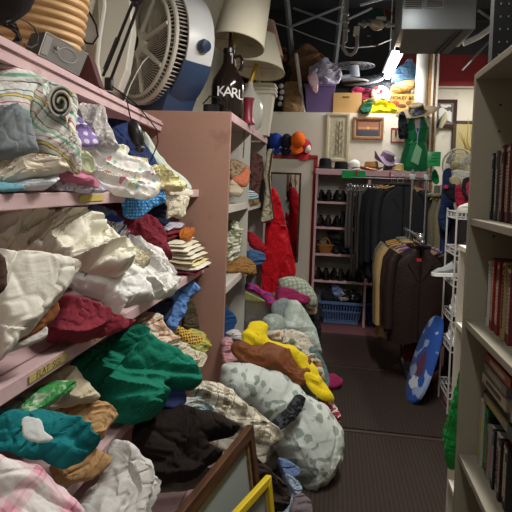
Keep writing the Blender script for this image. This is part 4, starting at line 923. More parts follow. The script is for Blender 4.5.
for k in range(8):
    a = k*pi/4+.35
    fanpart('grille_spoke', lambda mb: mb.tube([(.08*cos(a), -.15, .08*sin(a)), (RO*.9*cos(a), -.14, RO*.9*sin(a))], [.020, .014], 8), GR)
hb_ = fanpart('hub', lambda mb: mb.lathe([(.05, .0), (.05, .02), (.06, .03), (.095, .01), (.10, -.03), (.05, -.03)], (0, -.15, 0), 32, R=RXm), GR)
fanpart('hub_bore', lambda mb: mb.lathe([(.048, .0), (.048, .012)], (0, -.165, 0), 28, R=RXm), M('#2e2d2e'))
for k in range(5):
    a = k*2*pi/5
    def bl(mb, a=a):
        return mb.grid(lambda u, v: ((.06+.27*u)*cos(a+v*.8*(1-.2*u)), -.05+.07*v, (.06+.27*u)*sin(a+v*.8*(1-.2*u))), 8, 8)
    fanpart('blade', bl, M('#6d6a66', 'gloss', rough=.5), thick=.004)
def shell(mb, a0, a1, r0_, r1_, ya, yb, seg=40):
    n0 = len(mb.v); rings = []
    for i in range(seg+1):
        a = a0+(a1-a0)*i/seg; c_, s_ = cos(a), sin(a)
        w_ = r1_
        rings.append([Vector((r0_*c_, ya, r0_*s_)), Vector(((w_)*c_, ya, (w_)*s_)), Vector(((w_+.015)*c_, (ya+yb)/2, (w_+.015)*s_)), Vector((w_*c_, yb, w_*s_)), Vector((r0_*c_, yb, r0_*s_))])
    return mb.loft(rings)
fanpart('upper_housing', lambda mb: shell(mb, radians(-12), radians(200), RO+.02, RO+.035, -.03, .17), M('#c9cacb', 'gloss', rough=.35))
fanpart('base_housing', lambda mb: shell(mb, radians(-160), radians(-12), RO+.02, RO+.035, -.04, .175), M('#2f4160', 'gloss', rough=.4))
fanpart('rear_cover', lambda mb: mb.lathe([(RO+.02, -.10), (RO+.02, -.12), (.1, -.20), (.05, -.2)], (0, .06, 0), 40, R=RXm), M('#5a5855'))
link('power_cord', MB().tube([pY(x, y, Y_)-Vector(t.location) for x, y, Y_ in ((151, 54, 3.2), (143, 62, 3.12), (136, 74, 3.08), (130, 86, 3.05), (126, 97, 3.0), (123, 108, 3.0))], .004, 6), M('#c9c6c0'), t)
base = MB().prism([(-.22, -.05, -RO-.02), (.24, -.05, -RO-.02), (.30, -.05, -RO+.12), (-.25, -.05, -RO+.10)], (0, .23, 0))
mbb = MB(); mbb.add([FP(*v) for v in base.v], base.f)
for i_, v_ in enumerate(mbb.v):
    if v_.z < .10: mbb.v[i_] = V(v_.x, v_.y, .002)
bo = link('foot', mbb, M('#2f4160', 'gloss', rough=.4), t, smooth=False)
kd = fanpart('speed_knob', lambda mb: mb.lathe([(.042, 0), (.045, .02), (.035, .045), (.012, .048)], (RO+.045, .07, .02), 24, R=Matrix.Rotation(pi/2, 3, 'Y')), M('#22324e', 'gloss', rough=.3))

# ---- lamps, growler, vase, baskets on the second unit
U = 1.9985
SH = M('#ebe5d1', rough=.9, bump=.05, var=.04)
SHI = M('#b9b18c', rough=.9, bump=.05)
def lampshade(t, c, rb, rt, h, R=None, lining=True):
    R = R or Matrix.Identity(3)
    def L2(mb):
        return mb
    mb = MB(); mb.lathe([(rb, 0), (rt, h)], c, 48, R=R, cap=False)
    mb.lathe([(rb*.985, .001), (rt*.985, h)], c, 48, R=R, cap=False)
    o = link('lamp_shade', mb, SH, t)
    link('trim_ring', MB().tube([Vector(c)+R @ V(rb*cos(a), rb*sin(a), 0) for a in [k*2*pi/40 for k in range(41)]], .004, 6), M('#bfb698'), o)
    link('spider', MB().tube([Vector(c)+R @ V(-rb*.9, 0, .03), Vector(c)+R @ V(rb*.9, 0, .03)], .003, 5).tube([Vector(c)+R @ V(0, -rb*.9, .03), Vector(c)+R @ V(0, rb*.9, .03)], .003, 5), M('#b5a468', 'metal', rough=.35), o)
c1 = pY(238, 45, 3.75)
t = thing('table_lamp', 'table lamp with a tall cream drum shade and dark brown wooden column behind the growler', 'lamp', (c1.x-.03, 3.75, U))
lampshade(t, c1, .195, .165, .42, Matrix.Rotation(radians(8), 3, 'Y') @ Matrix.Rotation(radians(-12), 3, 'X'))
link('column', MB().lathe([(.07, 0), (.07, .02), (.035, .04), (.045, .12), (.05, .3), (.05, .44), (.045, .52), (.03, .54), (.012, .55), (.012, .66)], (c1.x-.06, 3.75, U+.002), 24), M('#4f3226', 'gloss', rough=.4), t)
link('socket', MB().tube([c1+V(-.03, 0, -.02), c1+V(-.02, 0, .08)], .018, 12), M('#b5a468', 'metal', rough=.35, metal=.5), t)
c2 = pY(259, 71, 4.35)
t = thing('table_lamp', 'table lamp with a cream cone shade and a white glass body behind the red vase', 'lamp', (c2.x-.07, 4.35, U))
lampshade(t, c2, .22, .10, .32, Matrix.Rotation(radians(4), 3, 'Y') @ Matrix.Rotation(radians(-10), 3, 'X'))
link('glass_body', MB().lathe([(.06, 0), (.10, .04), (.12, .14), (.11, .24), (.06, .32), (.03, .36), (.02, .42)], (c2.x-.07, 4.35, U+.002), 28), M('#c9c8c2', 'gloss', rough=.15), t)
link('socket', MB().tube([c2+V(-.07, 0, -.1), c2+V(-.02, 0, .06)], .02, 12), M('#c2a544', 'metal', rough=.3, metal=.6), t)
c3 = pY(262, 57, 4.5)
c3 = pY(263, 57, 4.95)
t = thing('table_lamp', 'table lamp with a peach cone shade half hidden at the back of the shelf top', 'lamp', (c3.x-.24, 4.9, U))
mb = MB().lathe([(.20, 0), (.10, .34)], c3, 40, cap=False); mb.lathe([(.197, 0), (.098, .34)], c3, 40, cap=False)
link('lamp_shade', mb, M('#cfae98', rough=.9), t)
link('stem', MB().lathe([(.08, 0), (.08, .02), (.03, .05), (.03, .5), (.012, .56), (.012, .9)], (c3.x-.02, 4.83, U+.002), 20), M('#a99c84'), t)
# growler
gx = pY(227, 112, 3.50).x
t = thing('growler_jug', 'dark brown glass growler jug with white lettering beside the big fan', 'jug', (gx, 3.50, U))
t['_local'] = 1; t.scale = (1.3, 1.3, 1.22)
link('glass', MB().lathe([(.082, 0), (.088, .01), (.088, .17), (.082, .21), (.05, .27), (.03, .31), (.026, .36), (.030, .365), (.030, .38)], (0, 0, .001), 36), M('#1f1512', 'gloss', rough=.12, var=.02), t)
link('cap', MB().lathe([(.031, .365), (.031, .39), (.02, .392)], (0, 0, .001), 24), M('#151314', 'gloss', rough=.3), t)
link('handle', MB().tube([(.028, 0, .345), (.06, -.005, .35), (.075, -.01, .325), (.075, -.01, .29), (.062, -.005, .265)], .009, 10), M('#1f1512', 'gloss', rough=.12), t)
dirn = math.atan2(-3.5, -gx)+.10
for i, ch in enumerate('KARL'):
    an = dirn-.02+(i-1.15)*.42
    R_ = Matrix.Rotation(an+pi/2, 3, 'Z') @ Matrix.Rotation(pi/2, 3, 'X')
    textmesh('lettering', ch, .078, M('#d8d8d8'), (.0885*cos(an), .0885*sin(an), .135-.004*i), R_, t, depth=.0015)
0 and link('printed_arc', MB().tube([(.086*cos(dirn+a), .086*sin(dirn+a), .205-.25*a*a) for a in [-.5+k*.1 for k in range(11)]], .0025, 5), M('#b9b9b9'), t)
link('neck_print', MB().tube([(.031*cos(dirn+.5), .031*sin(dirn+.5), .36), (.031*cos(dirn+.5), .031*sin(dirn+.5), .30), (.036*cos(dirn+.9), .036*sin(dirn+.9), .295)], .003, 5), M('#b9b9b9'), t)
vx = pY(248, 112, 3.85).x
single('red_vase', MB().lathe([(.055, 0), (.057, .008), (.05, .02), (.040, .06), (.036, .12), (.038, .17), (.046, .19), (.046, .20), (.036, .2)], (vx, 3.85, U), 28), M('#7d2233', 'gloss', rough=.4), 'dark red spool-shaped vase next to the growler jug', 'vase')
cb = pY(211, 108, 3.33)
t = thing('black_camera', 'small black camera with strap between the fan and the growler', 'camera', (cb.x, 3.33, U))
link('body', MB().box((cb.x, 3.35, U+.036), (.11, .05, .07), bev=.01), M('#161618', rough=.4), t)
link('lens', MB().tube([(cb.x+.01, 3.325, U+.035), (cb.x+.01, 3.29, U+.035)], .025, 20), M('#222226', 'gloss', rough=.2), t)
link('strap', MB().tube([pY(x, y, 3.3) for x, y in ((203, 104), (210, 96), (220, 98), (226, 106), (222, 113))], .005, 6), M('#1a1a1c'), t)
# nested white bins
t0 = None
for i in range(3):
    w = .125; z0 = U+.002+i*.036
    def sq(r, z): return [Vector((r*cx2*1.0, r*cy2*.9, z)) for cx2, cy2 in ((-1, -.75), (-.75, -1), (.75, -1), (1, -.75), (1, .75), (.75, 1), (-.75, 1), (-1, .75))]
    t = thing('wastebasket', ['bottommost of the three nested white plastic bins', 'middle one of the three nested white plastic bins', 'topmost of the three nested white plastic bins'][i], 'bin', (-.705, 4.74, z0), 'nested white bins on the shelf top', local=True)
    mb = MB().loft([sq(.085, .0), sq(.12, .36), sq(.134, .38), sq(.134, .395), sq(.126, .395), sq(.118, .36), sq(.080, .006)])
    link('bin_body', mb, M('#dad5c8', 'gloss', rough=.4, var=.03), t, smooth=False)
    link('rim', MB().loft([sq(.136, .372), sq(.142, .376), sq(.142, .392), sq(.134, .396)]), M('#d6d1c2', 'gloss', rough=.4), t, smooth=False)
# items stored in the bays of the second unit
single('wooden_board', MB().box((-.70, 4.25, 1.398), (.11, .42, .032), bev=.003), M('#a2814c', 'wood', c2='#8a6a3a', sc=3), 'light wooden board lying at the front of the upper shelf of the grey unit', 'board', smooth=False)
t = thing('plastic_bin', 'clear plastic bin on the floor of the far bay holding a striped board', 'bin', (-.73, 4.25, .60))
bb = pY(259, 322, 4.1)
GL = M('#b9b5b3', 'gloss', rough=.15, trans=.75)
z0, z1 = bb.z, pY(259, 300, 4.1).z
mb = MB(); xa, xb, ya, yb = bb.x-.14, bb.x+.11, 4.02, 4.36
def rr(x0, x1, y0_, y1_, z): return [V(x0, y0_, z), V(x1, y0_, z), V(x1, y1_, z), V(x0, y1_, z)]
link('tub', MB().loft([rr(xa+.02, xb-.02, ya+.02, yb-.02, z0), rr(xa, xb, ya, yb, z1), rr(xa-.012, xb+.012, ya-.012, yb+.012, z1), rr(xa-.012, xb+.012, ya-.012, yb+.012, z1+.01), rr(xa+.006, xb-.006, ya+.006, yb-.006, z1+.01), rr(xa+.026, xb-.026, ya+.026, yb-.026, z0+.006)]), GL, t, smooth=False)
single('milk_crate', MB().box(((xa+xb)/2, (ya+yb)/2, z0/2), (.26, .34, z0-.006), bev=.01), M('#4c4a4e'), 'dark crate carrying the clear plastic bin', 'crate')
single('striped_board', MB().prism([pY(245, 292, 4.16), pY(266, 302, 4.16), pY(260, 317, 4.16), pY(246, 314, 4.16)], (0, .03, 0)), M('#a49a68', 'grooves', c2='#8f9a44', sc=9, ang=30), 'olive and lime ribbed binder leaning in the clear plastic bin', 'binder', smooth=False)
# hanging cable in the first bay
single('power_cable', MB().tube([pX(x, y, -.69) for x, y in ((243, 121), (244, 130), (244, 145), (243, 158))], .004, 6), M('#232224'), 'black cord dangling inside the top bay of the grey unit', 'cord')

# ================================================================ PICTURE FRAMES IN THE FOREGROUND
def picture_frame(name, label, P0, du, dv, w, h, bar, th, mats, group=None, inner=None, cat='picture frame', glass=None):
    """P0 = upper corner, du = along the top, dv = down the side, unit vectors"""
    nn = du.cross(dv).normalized()
    if nn.dot(V(0, 0, EYE)-P0) < 0: nn = -nn
    t = thing(name, label, cat, P0+dv*h+du*w/2, group)
    def bar_(a, b_, c_, d_, z0=0, z1=th):
        return MB().prism([P0+du*x+dv*y+nn*z0 for x, y in (a, b_, c_, d_)], nn*(z1-z0))
    for q in (((0, 0), (w, 0), (w-bar, bar), (bar, bar)), ((0, h), (w, h), (w-bar, h-bar), (bar, h-bar)), ((0, 0), (0, h), (bar, h-bar), (bar, bar)), ((w, 0), (w, h), (w-bar, h-bar), (w-bar, bar))):
        o = link('frame_bar', bar_(*q), mats[0], t, smooth=False)
        b_ = o.modifiers.new('soft_edge', 'BEVEL'); b_.width = min(.004, bar*.15); b_.segments = 2
    s = bar
    if len(mats) > 2:
        i2 = bar*1.0; j = bar*1.35
        for q in (((i2, i2), (w-i2, i2), (w-j, j), (j, j)), ((i2, h-i2), (w-i2, h-i2), (w-j, h-j), (j, h-j)), ((i2, i2), (i2, h-i2), (j, h-j), (j, j)), ((w-i2, i2), (w-i2, h-i2), (w-j, h-j), (w-j, j))):
            link('inner_lip', bar_(*q, z1=th*.6), mats[2], t, smooth=False)
    link('picture', bar_((s*.8, s*.8), (w-s*.8, s*.8), (w-s*.8, h-s*.8), (s*.8, h-s*.8), z0=.0, z1=th*.25), mats[1], t, smooth=False)
    return t, nn
WD = M('#523522', 'wood', c2='#382114', sc=5, rough=.5)
P0 = pZ(247, 424, .56); P1 = pZ(174, 512, .56)
du = (P1-P0); du.z = 0; du.normalize(); out = Vector((0, 0, 1)).cross(du); out = out if out.x > 0 else -out
dv = (Vector((0, 0, -1))+out*.16).normalized()
t, nn = picture_frame('picture_frame', 'large dark wooden picture frame leaning on the heap in the foreground', P0, du, dv, .80, .555, .045, .03, (WD, M('#8d9490', 'gloss', rough=.25, var=.05), M('#8f7550', 'wood', c2='#6b5236', sc=5)), 'framed pictures leaning on the heap')
P0 = pY(266, 474, 1.93); P1 = pY(237, 512, 1.72)
du = (P1-P0); du.z = 0; du.normalize(); out = Vector((0, 0, 1)).cross(du); out = out if out.x > 0 else -out
dv = (Vector((0, 0, -1))+out*.14).normalized()
hh = P0.z/-dv.z*.995
picture_frame('picture_frame', 'smaller yellow painted picture frame in front of the dark wooden one', P0, du, dv, .40, hh, .030, .025, (M('#c4aa1c', 'gloss', rough=.4), M('#8f9690', 'gloss', rough=.3), M('#a08f63')), 'framed pictures leaning on the heap')

# ================================================================ BACK WALL
R0 = Matrix.Identity(3)
YW = 6.095
def wallframe(label, x0, y0, x1, y1, bar, mats, name='framed_picture', Y=YW, th=.025, **k):
    a = pY(x0, y0, Y); b_ = pY(x1, y1, Y); 
    return picture_frame(name, label, V(a.x, Y, a.z), V(1, 0, 0), V(0, 0, -1), b_.x-a.x, a.z-b_.z, bar, th, mats, **k)
t, nn = wallframe('tall cream framed botanical print hanging on the white back wall', 327, 113, 348, 162, .03, (M('#b8ae8e', rough=.5), M('#cdc6b2', 'floral', c2='#b5ad96', sc=30, thr=.42), M('#d8d2bd')), group='pictures hung on the back wall')
a = pY(331, 119, YW-.008); b_ = pY(344, 157, YW-.008)
link('mat_board', MB().box(((a.x+b_.x)/2-.012, YW-.012, (a.z+b_.z)/2), (.012, .003, .40)).box(((a.x+b_.x)/2+.055, YW-.012, (a.z+b_.z)/2), (.006, .003, .40)), M('#9c937c'), t, smooth=False)
st_ = MB(); cx_ = (a.x+b_.x)/2+.02; 
for k in range(9):
    z_ = b_.z+.04+k*.042
    st_.tube([(cx_, YW-.012, z_), (cx_+.028*(-1)**k, YW-.012, z_+.03)], .005, 5); st_.ell((cx_+.03*(-1)**k, YW-.012, z_+.034), (.012, .003, .010), nu=8, nv=5)
st_.tube([(cx_, YW-.012, b_.z+.02), (cx_, YW-.012, b_.z+.42)], .004, 5)
link('drawn_plant', st_, M('#8d8468'), t)
t, nn = wallframe('small wooden framed sunset picture on the white back wall', 353, 117, 383, 140, .028, (M('#9c7350', 'wood', c2='#7f5838', sc=5), M('#6a5652'), M('#c29c78')), group='pictures hung on the back wall')
a = pY(358, 122, YW); b_ = pY(378, 136, YW)
H_ = a.z-b_.z
for q, (f0, f1, c) in enumerate(((.62, 1, '#a3705a'), (.45, .62, '#c98a5e'), (.30, .45, '#5c5560'), (0, .30, '#4a4d5c'))):
    link(['upper_sky', 'glowing_sky', 'hills', 'water'][q], MB().box(((a.x+b_.x)/2, YW-.010-.0005*q, b_.z+H_*(f0+f1)/2), (b_.x-a.x, .004, H_*(f1-f0)+.004)), M(c, var=.2), t, smooth=False)
link('sun', MB().tube([((a.x+b_.x)/2, YW-.0135, b_.z+H_*.56), ((a.x+b_.x)/2, YW-.0145, b_.z+H_*.56)], .018, 16), M('#e0b070'), t)
# small red bordered picture beside the mannequin
t, nn = wallframe('small red bordered notice with a figure beside the mannequin', 391, 128, 408, 143, .014, (M('#8e2c3c'), M('#b9a48f', var=.1)), name='wall_notice', cat='notice', th=.01)
a = pY(399, 134, YW-.012); link('figure', MB().ell((a.x-.035, a.y, a.z+.01), (.012, .002, .045)), M('#4a3a34'), t)
b_ = pY(399, 141.2, YW-.012); textmesh('lettering', 'WE ALL WILL', .026, M('#d9b5b5'), (b_.x, YW-.012, b_.z+.006), Matrix.Rotation(pi/2, 3, 'X'), t, depth=.0006)

# mirror on the white door
t, nn = wallframe('tall brown framed mirror on the white door', 270, 172, 298, 262, .022, (M('#5d4130', 'wood', c2='#40291c', sc=6), M('#c9ccce', 'metal', rough=.03, metal=1.0, var=0)), name='wall_mirror', Y=6.065, cat='mirror')
# caps on the wall
def ballcap(name, label, loc, c, c2=None, group='caps hung on the back wall', rot=(0, 0, 0), s=1):
    t = thing(name, label, 'cap', loc, group, rot=rot, local=True); t.scale = (s, s, s)
    m = M(c, rough=.8)
    mb = MB(); prof = [(.092*cos(a*pi/2/8)**.8 if a < 8 else .004, .11*sin(a*pi/2/8)) for a in range(9)]
    mb.lathe(prof, (0, 0, 0), 28, sy=1.12); link('crown', mb, m, t)
    vs = MB(); nu, nv = 14, 5; top = []; pts = []
    for s_ in (0, 1):
        for i in range(nu+1):
            for j in range(nv+1):
                a = pi*(i/nu)-pi; rr_ = j/nv
                x = .085*cos(a)*(1+.02*rr_); y = -.09+(.085*sin(a))*(.15+.85*rr_)*1.0-.0*rr_; z = -.028*(cos(a)**2)-.002*s_-.012*rr_
                pts.append((x, y if j else -.07-.02*abs(sin(a)), z+(.003 if s_ else 0)))
    m_ = (nu+1)*(nv+1); fs = []
    for i in range(nu):
        for j in range(nv):
            a = i*(nv+1)+j; q = (a, a+nv+1, a+nv+2, a+1); fs += [q, tuple(k+m_ for k in q[::-1])]
    vs.add(pts, fs); link('visor', vs, M(c2 or c, rough=.8), t)
    link('button', MB().ell((0, 0, .112), (.010, .010, .006), nu=10, nv=6), m, t)
    link('band', MB().tube([(.0925*cos(a), .104*sin(a), .004) for a in [k*2*pi/28 for k in range(29)]], .003, 5), m, t)
    return t
for px, py, c, c2, lab, Y in ((275.5, 141, '#1f3f9a', None, 'royal blue baseball cap hung on the back wall, leftmost but one', 6.02), (286.5, 142, '#1c2030', None, 'dark navy baseball cap with a small badge hung between the blue and orange caps', 6.0), (269, 141, '#22262e', None, 'black cap hung at the far left of the wall caps, mostly behind the blue one', 6.05),
        (304, 147, '#a3262c', '#c03038', 'red and white cap hung behind the orange cap', 6.05), (298, 140, '#e2651c', None, 'bright orange baseball cap hung on the back wall', 5.95)):
    p = pY(px, py, Y)
    t = ballcap('baseball_cap', lab, (p.x, Y, p.z), c, c2, rot=(radians(78), radians(4), 0), s=.92)
    if c == '#1c2030': link('badge', MB().ell((0.01, -.095, .045), (.016, .006, .010), nu=10, nv=6), M('#b9b9c2'), t); t.scale = (.74, .95, .95)
    if c == '#a3262c': link('front_panel', MB().ell((.045, -.03, .055), (.05, .06, .045)), M('#d6d0cc'), t)
    hk = MB().tube([(p.x, 6.1, p.z+.05), (p.x, Y+.01, p.z+.06)], .004, 6)
    single('wall_hook', hk, M('#6b6b6b', 'metal'), 'small metal hook behind the '+lab.split(' hung')[0], 'hook', 'hooks carrying the wall caps')

# hats on the shoe shelf
SZ = 1.7465
def hat(label, loc, c, rx, ry, crown_r, crown_h, curl=.02, dent=.0, band=None, rot=0, name='felt_hat', group='hats on top of the pink shoe shelves', tilt=(0, 0)):
    t = thing(name, label, 'hat', loc, group, rot=(tilt[0], tilt[1], rot), local=True)
    if group: t.scale = (1.12, 1.12, 1.25)
    m = M(c, rough=.85, bump=.3)
    mb = MB(); nu = 40; rings = []
    for r_, z_, f in ((1.0, curl, 1), (.985, curl+.004, 1), (.8, .010, .6), (crown_r/rx*1.02, .006, 0)):
        rings.append([Vector((rx*r_*cos(a), ry*r_*sin(a), z_*(abs(cos(a))**1.5 if f else 1)+(.004 if f else 0))) for a in [k*2*pi/nu for k in range(nu)]])
    cr_ = [(1.0, .006), (.97, crown_h*.5), (.90, crown_h*.9), (.72, crown_h), (.35, crown_h-dent), (.02, crown_h-dent*1.3)]
    for r_, z_ in cr_: rings.append([Vector((crown_r*r_*cos(a), crown_r*1.15*r_*sin(a), z_)) for a in [k*2*pi/nu for k in range(nu)]])
    link('crown_and_brim', MB().loft(rings), m, t)
    if band: link('hat_band', MB().loft([[Vector((crown_r*1.02*cos(a), crown_r*1.17*sin(a), z_)) for a in [k*2*pi/nu for k in range(nu)]] for z_ in (.008, .035)], cap=False), M(band), t)
    return t
def onshelf(px, Y=5.90): return (pY(px, 170, Y).x, Y, SZ)
hat('black felt hat at the far left on the pink shoe shelves', onshelf(325), '#1c1c20', .115, .11, .065, .10, .015, .02, '#2b2b30')
hat('second black hat, lower and soft, right of the first on the pink shelves', onshelf(341), '#1a1b1f', .10, .11, .07, .075, .01, .01)
p = onshelf(354, 5.87); ballcap('baseball_cap', 'white topped cap with a black visor on the pink shoe shelves', (p[0], p[1]-.01, SZ+.03), '#d2d0cc', '#17181b', 'hats on top of the pink shoe shelves', rot=(0, 0, .3), s=.78)
hat('tan straw hat with a red edge left of the purple cowboy hat', onshelf(371, 5.86), '#b08a60', .12, .11, .07, .085, .03, .02, '#a04a32', rot=.3)
pp = onshelf(384, 5.88); hat('purple felt cowboy hat tipped on the other hats', (pp[0], pp[1], SZ+.085), '#7b6a80', .14, .12, .07, .11, .07, .035, '#55465c', rot=.2, tilt=(radians(15), radians(18)))
hat('pale yellow straw hat at the right end of the pink shoe shelves', onshelf(398, 5.84), '#c9b680', .085, .09, .06, .07, .01, .015, rot=.3)
t = thing('mesh_strainer', 'grey wire mesh dome standing behind the pale yellow straw hat', 'dome', onshelf(395, 6.02))
q = onshelf(394, 6.03)
link('dome', MB().lathe([(.13, 0), (.125, .05), (.10, .11), (.06, .15), (.01, .165)], (q[0], 6.0, SZ), 28, sy=.6), M('#9a9c98', 'grooves', c2='#767874', sc=60), t)
# green tag and ribbons on the shelf edge
gt = MB().box((pY(353.5, 174.5, 5.738).x, 5.738, pY(353.5, 174.5, 5.738).z), (.255, .003, .085))
t = single('paper_sign', gt, M('#1f9e57'), 'green paper strip taped to the pink shoe shelf edge', 'sign', smooth=False)
single('ribbon', MB().box(pY(356.5, 173, 5.73), (.02, .004, .055)), M('#a02a44'), 'short red ribbon pinned over the green paper strip', 'ribbon', smooth=False)
single('ribbon', MB().box(pY(390, 175, 5.735), (.018, .004, .07)), M('#b2315a'), 'short pink ribbon hanging from the shelf edge under the purple cowboy hat', 'ribbon', smooth=False)

# shoes
def shoe(name, label, loc, rot, c, sole='#1c1a1a', L_=.27, high=.0, group=None, lace='#d0d0d0'):
    t = thing(name, label, 'shoe', loc, group, rot=(0, 0, rot), local=True)
    def outl(z, f=1): return [Vector(((.038+.010*sin(pi*min(1, (i/28 if i <= 28 else (56-i)/28))*1.0))*f*(1 if i <= 28 else -1)*sin(pi*(i/28 if i <= 28 else (56-i)/28))**.45 if 0 < i % 28 else 0, -L_/2*cos(pi*(i/28 if i <= 28 else (56-i)/28))*f, z)) for i in range(56)]
    link('sole', MB().loft([outl(.001), outl(.001, 1.03), outl(.024, 1.03), outl(.026, .96)]), M(sole, rough=.7), t)
    rings = []
    for k in range(13):
        u = k/12; y = -L_/2*.97+L_*.96*u
        hw = .040*(sin(pi*min(max(u*.9+.06, 0), 1))**.5); ht = (.035+.05*max(0, min(1, (u-.25)/.35))+(high+.015)*max(0, min(1, (u-.5)/.2)))*(min(1, .35+u*4) if u < .2 else 1)
        rings.append([Vector((hw*cos(a)*(1-.25*max(0, sin(a))), y, .022+ht*(.5+.5*sin(a)))) for a in [q*2*pi/14 for q in range(14)]])
    link('upper', MB().loft(rings), M(c, rough=.6), t)
    link('opening', MB().ell((0, L_*.24, .022+.09+high+.008), (.024, .045, .010), nu=14, nv=6), M('#0e0d0d'), t)
    lc = MB()
    for k in range(3): lc.tube([(-.02, -L_*.02-.022*k+.02, .098-.014*k), (.02, -L_*.02-.022*k+.03, .098-.014*k)], .003, 5)
    link('laces', lc, M(lace), t)
    return t
sh0 = None
rows = [(1.385, [(-.13, '#1c1a1b'), (-.055, '#211d1d'), (.03, '#1a191b'), (.11, '#17171a'), (.20, '#1b191b'), (.28, '#231f1e')], 'top'),
        (1.10, [(-.13, '#2f2522'), (-.05, '#362a26'), (.04, '#1b1a1c'), (.12, '#141316'), (.21, '#1e1b1c'), (.30, '#221f22')], 'second'),
        (.80, [(.045, '#26282e'), (.125, '#3e4340'), (.20, '#1f5d8f'), (.29, '#2c2b2c'), (-.16, '#2a2522')], 'third'),
        (.50, [(-.13, '#2a201d'), (-.05, '#241c1a'), (.035, '#1a1718'), (.12, '#2b2422'), (.21, '#1e1a1c'), (.30, '#191719')], 'lowest')]
nth = ['first', 'second', 'third', 'fourth', 'fifth', 'sixth']
cn = {'#1f5d8f': 'blue', '#3e4340': 'grey-green'}
for z_, lst, rn in rows:
    for i, (x, c) in enumerate(sorted(lst)):
        tone = cn.get(c, 'dark')
        shoe('shoe', f'{tone} shoe on the {rn} shelf of the pink shelving, {nth[i]} from the left', (x, 5.90 if i % 2 else 5.92, z_+.001), pi+.12*(i % 3-1) if rn != 'third' else .1*i, c, group='dark shoes on the pink shelving', lace='#2c2a2a' if tone == 'dark' else '#cfcfd2', high=.05 if rn == 'second' and i > 2 else 0)
for x, z_, lab in ((.02, .90, 'dark shoe piled on the others at the third shelf beside the basket'), (.25, .91, 'dark shoe with a white lace piled on the blue one')):
    shoe('shoe', lab, (x+.06, 5.90, z_+.012), 1.3, '#232327', group='dark shoes on the pink shelving', lace='#c9c9cf')
# wicker basket
t = thing('wicker_basket', 'small wicker basket with a hooped handle on the third pink shelf', 'basket', (pY(325, 250, 5.82).x, 5.84, .801), local=True)
WK = M('#a8763c', 'grooves', c2='#7c5226', sc=45)
link('bowl', MB().lathe([(.065, 0), (.085, .05), (.095, .09), (.095, .096), (.088, .09), (.06, .008)], (0, 0, .001), 28, sy=.8), WK, t)
link('handle', MB().tube([(.09*cos(a)*.6, 0, .09+.075*sin(a)) for a in [k*pi/12 for k in range(13)]], .008, 8), WK, t)
link('weave', MB().tube([(.096*cos(a), .077*sin(a), .088+.004*sin(a*14)) for a in [k*2*pi/60 for k in range(61)]], .006, 6), WK, t)

# laundry baskets
def laundry(label, x0, x1, y0, y1, h, c):
    t = thing('laundry_basket', label, 'basket', ((x0+x1)/2, (y0+y1)/2, .004))
    m = M(c, 'gloss', rough=.45); k = .035
    def q(e, z): return [V(x0-e, y0-e, z), V(x1+e, y0-e, z), V(x1+e, y1+e, z), V(x0-e, y1+e, z)]
    e0, e1 = -.035, 0
    link('floor_panel', MB().loft([q(e0, .005), q(e0, .05), q(e0+.012-.02, .05), q(e0-.01, .012)]), m, t, smooth=False)
    link('rim', MB().loft([q(.0, h-.035), q(.02, h-.03), q(.022, h), q(-.004, h), q(-.006, h-.035)]), m, t, smooth=False)
    link('middle_band', MB().loft([q(-.018, h*.52), q(-.016, h*.60), q(-.022, h*.60), q(-.024, h*.52)]), m, t, smooth=False)
    def barset(a, b_, n):
        mb = MB()
        for i in range(n+1):
            u = i/n; 
            p0 = (a[0]+(b_[0]-a[0])*u); p1 = (a[1]+(b_[1]-a[1])*u)
            cx2, cy2 = (x0+x1)/2, (y0+y1)/2
            s0 = 1-.035/((x1-x0)/2); 
            mb.tube([(cx2+(p0-cx2)*s0, cy2+(p1-cy2)*s0, .045), (p0, p1, h-.03)], .007, 5)
        return mb
    for (a, b_, n) in (((x0, y0), (x1, y0), 14), ((x0, y1), (x1, y1), 14), ((x0, y0), (x0, y1), 8), ((x1, y0), (x1, y1), 8)):
        link('slatted_side', barset(a, b_, n), m, t)
    return t
xa, xb = pY(321, 300, 5.83).x, pY(362, 300, 5.83).x
laundry('light blue plastic laundry basket heaped with cloth below the shoes', xa, xb, 5.80, 6.07, .262, '#5c78aa')
laundry('dark blue plastic basket beside the light blue laundry basket', xb+.04, xb+.36, 5.82, 6.07, .27, '#26327c')
for i, (lab, poly, c, k) in enumerate((('dark cloth filling the left of the light blue basket', [(322, 291), (330, 287), (338, 291), (338, 300), (324, 300)], '#2b2a2e', {}), ('periwinkle cloth rising from the light blue basket', [(331, 284), (336, 283), (343, 291), (341, 297), (334, 295)], '#7286b8', {}),
        ('black and white knotted cloth in the light blue basket', [(334, 294), (342, 290), (352, 292), (354, 299), (344, 301), (335, 300)], '#b9b5a8', dict(kind='floral', c2='#2b2a2c', sc=22, thr=.55)), ('dark grey cloth at the right of the light blue basket', [(350, 291), (358, 292), (362, 298), (354, 301)], '#33353c', {}))):
    cloth('cloth', lab, 'cloth', poly, ('Y', 5.86), F(c, **k), 'cloths in the light blue basket', n=(0, -.85, .6), T=.03, back=.12, fold=.018, size=.06, seed=200+i)
cloth('cloth', 'dark cloth heaped in the dark blue basket', 'cloth', [(364, 291), (372, 287), (382, 290), (384, 299), (366, 299)], ('Y', 5.88), F('#24242a'), n=(0, -.85, .6), T=.03, back=.12, fold=.018, size=.06, seed=210)
cloth('white_cloth_scrap', 'white cloth peeping over the basket top', 'cloth', [(345, 296), (352, 295), (354, 300), (346, 301)], ('Y', 5.54), F('#bdbab0'), n=(0, -.85, .6), T=.02, back=.05, fold=.01, size=.04, seed=211) if False else None

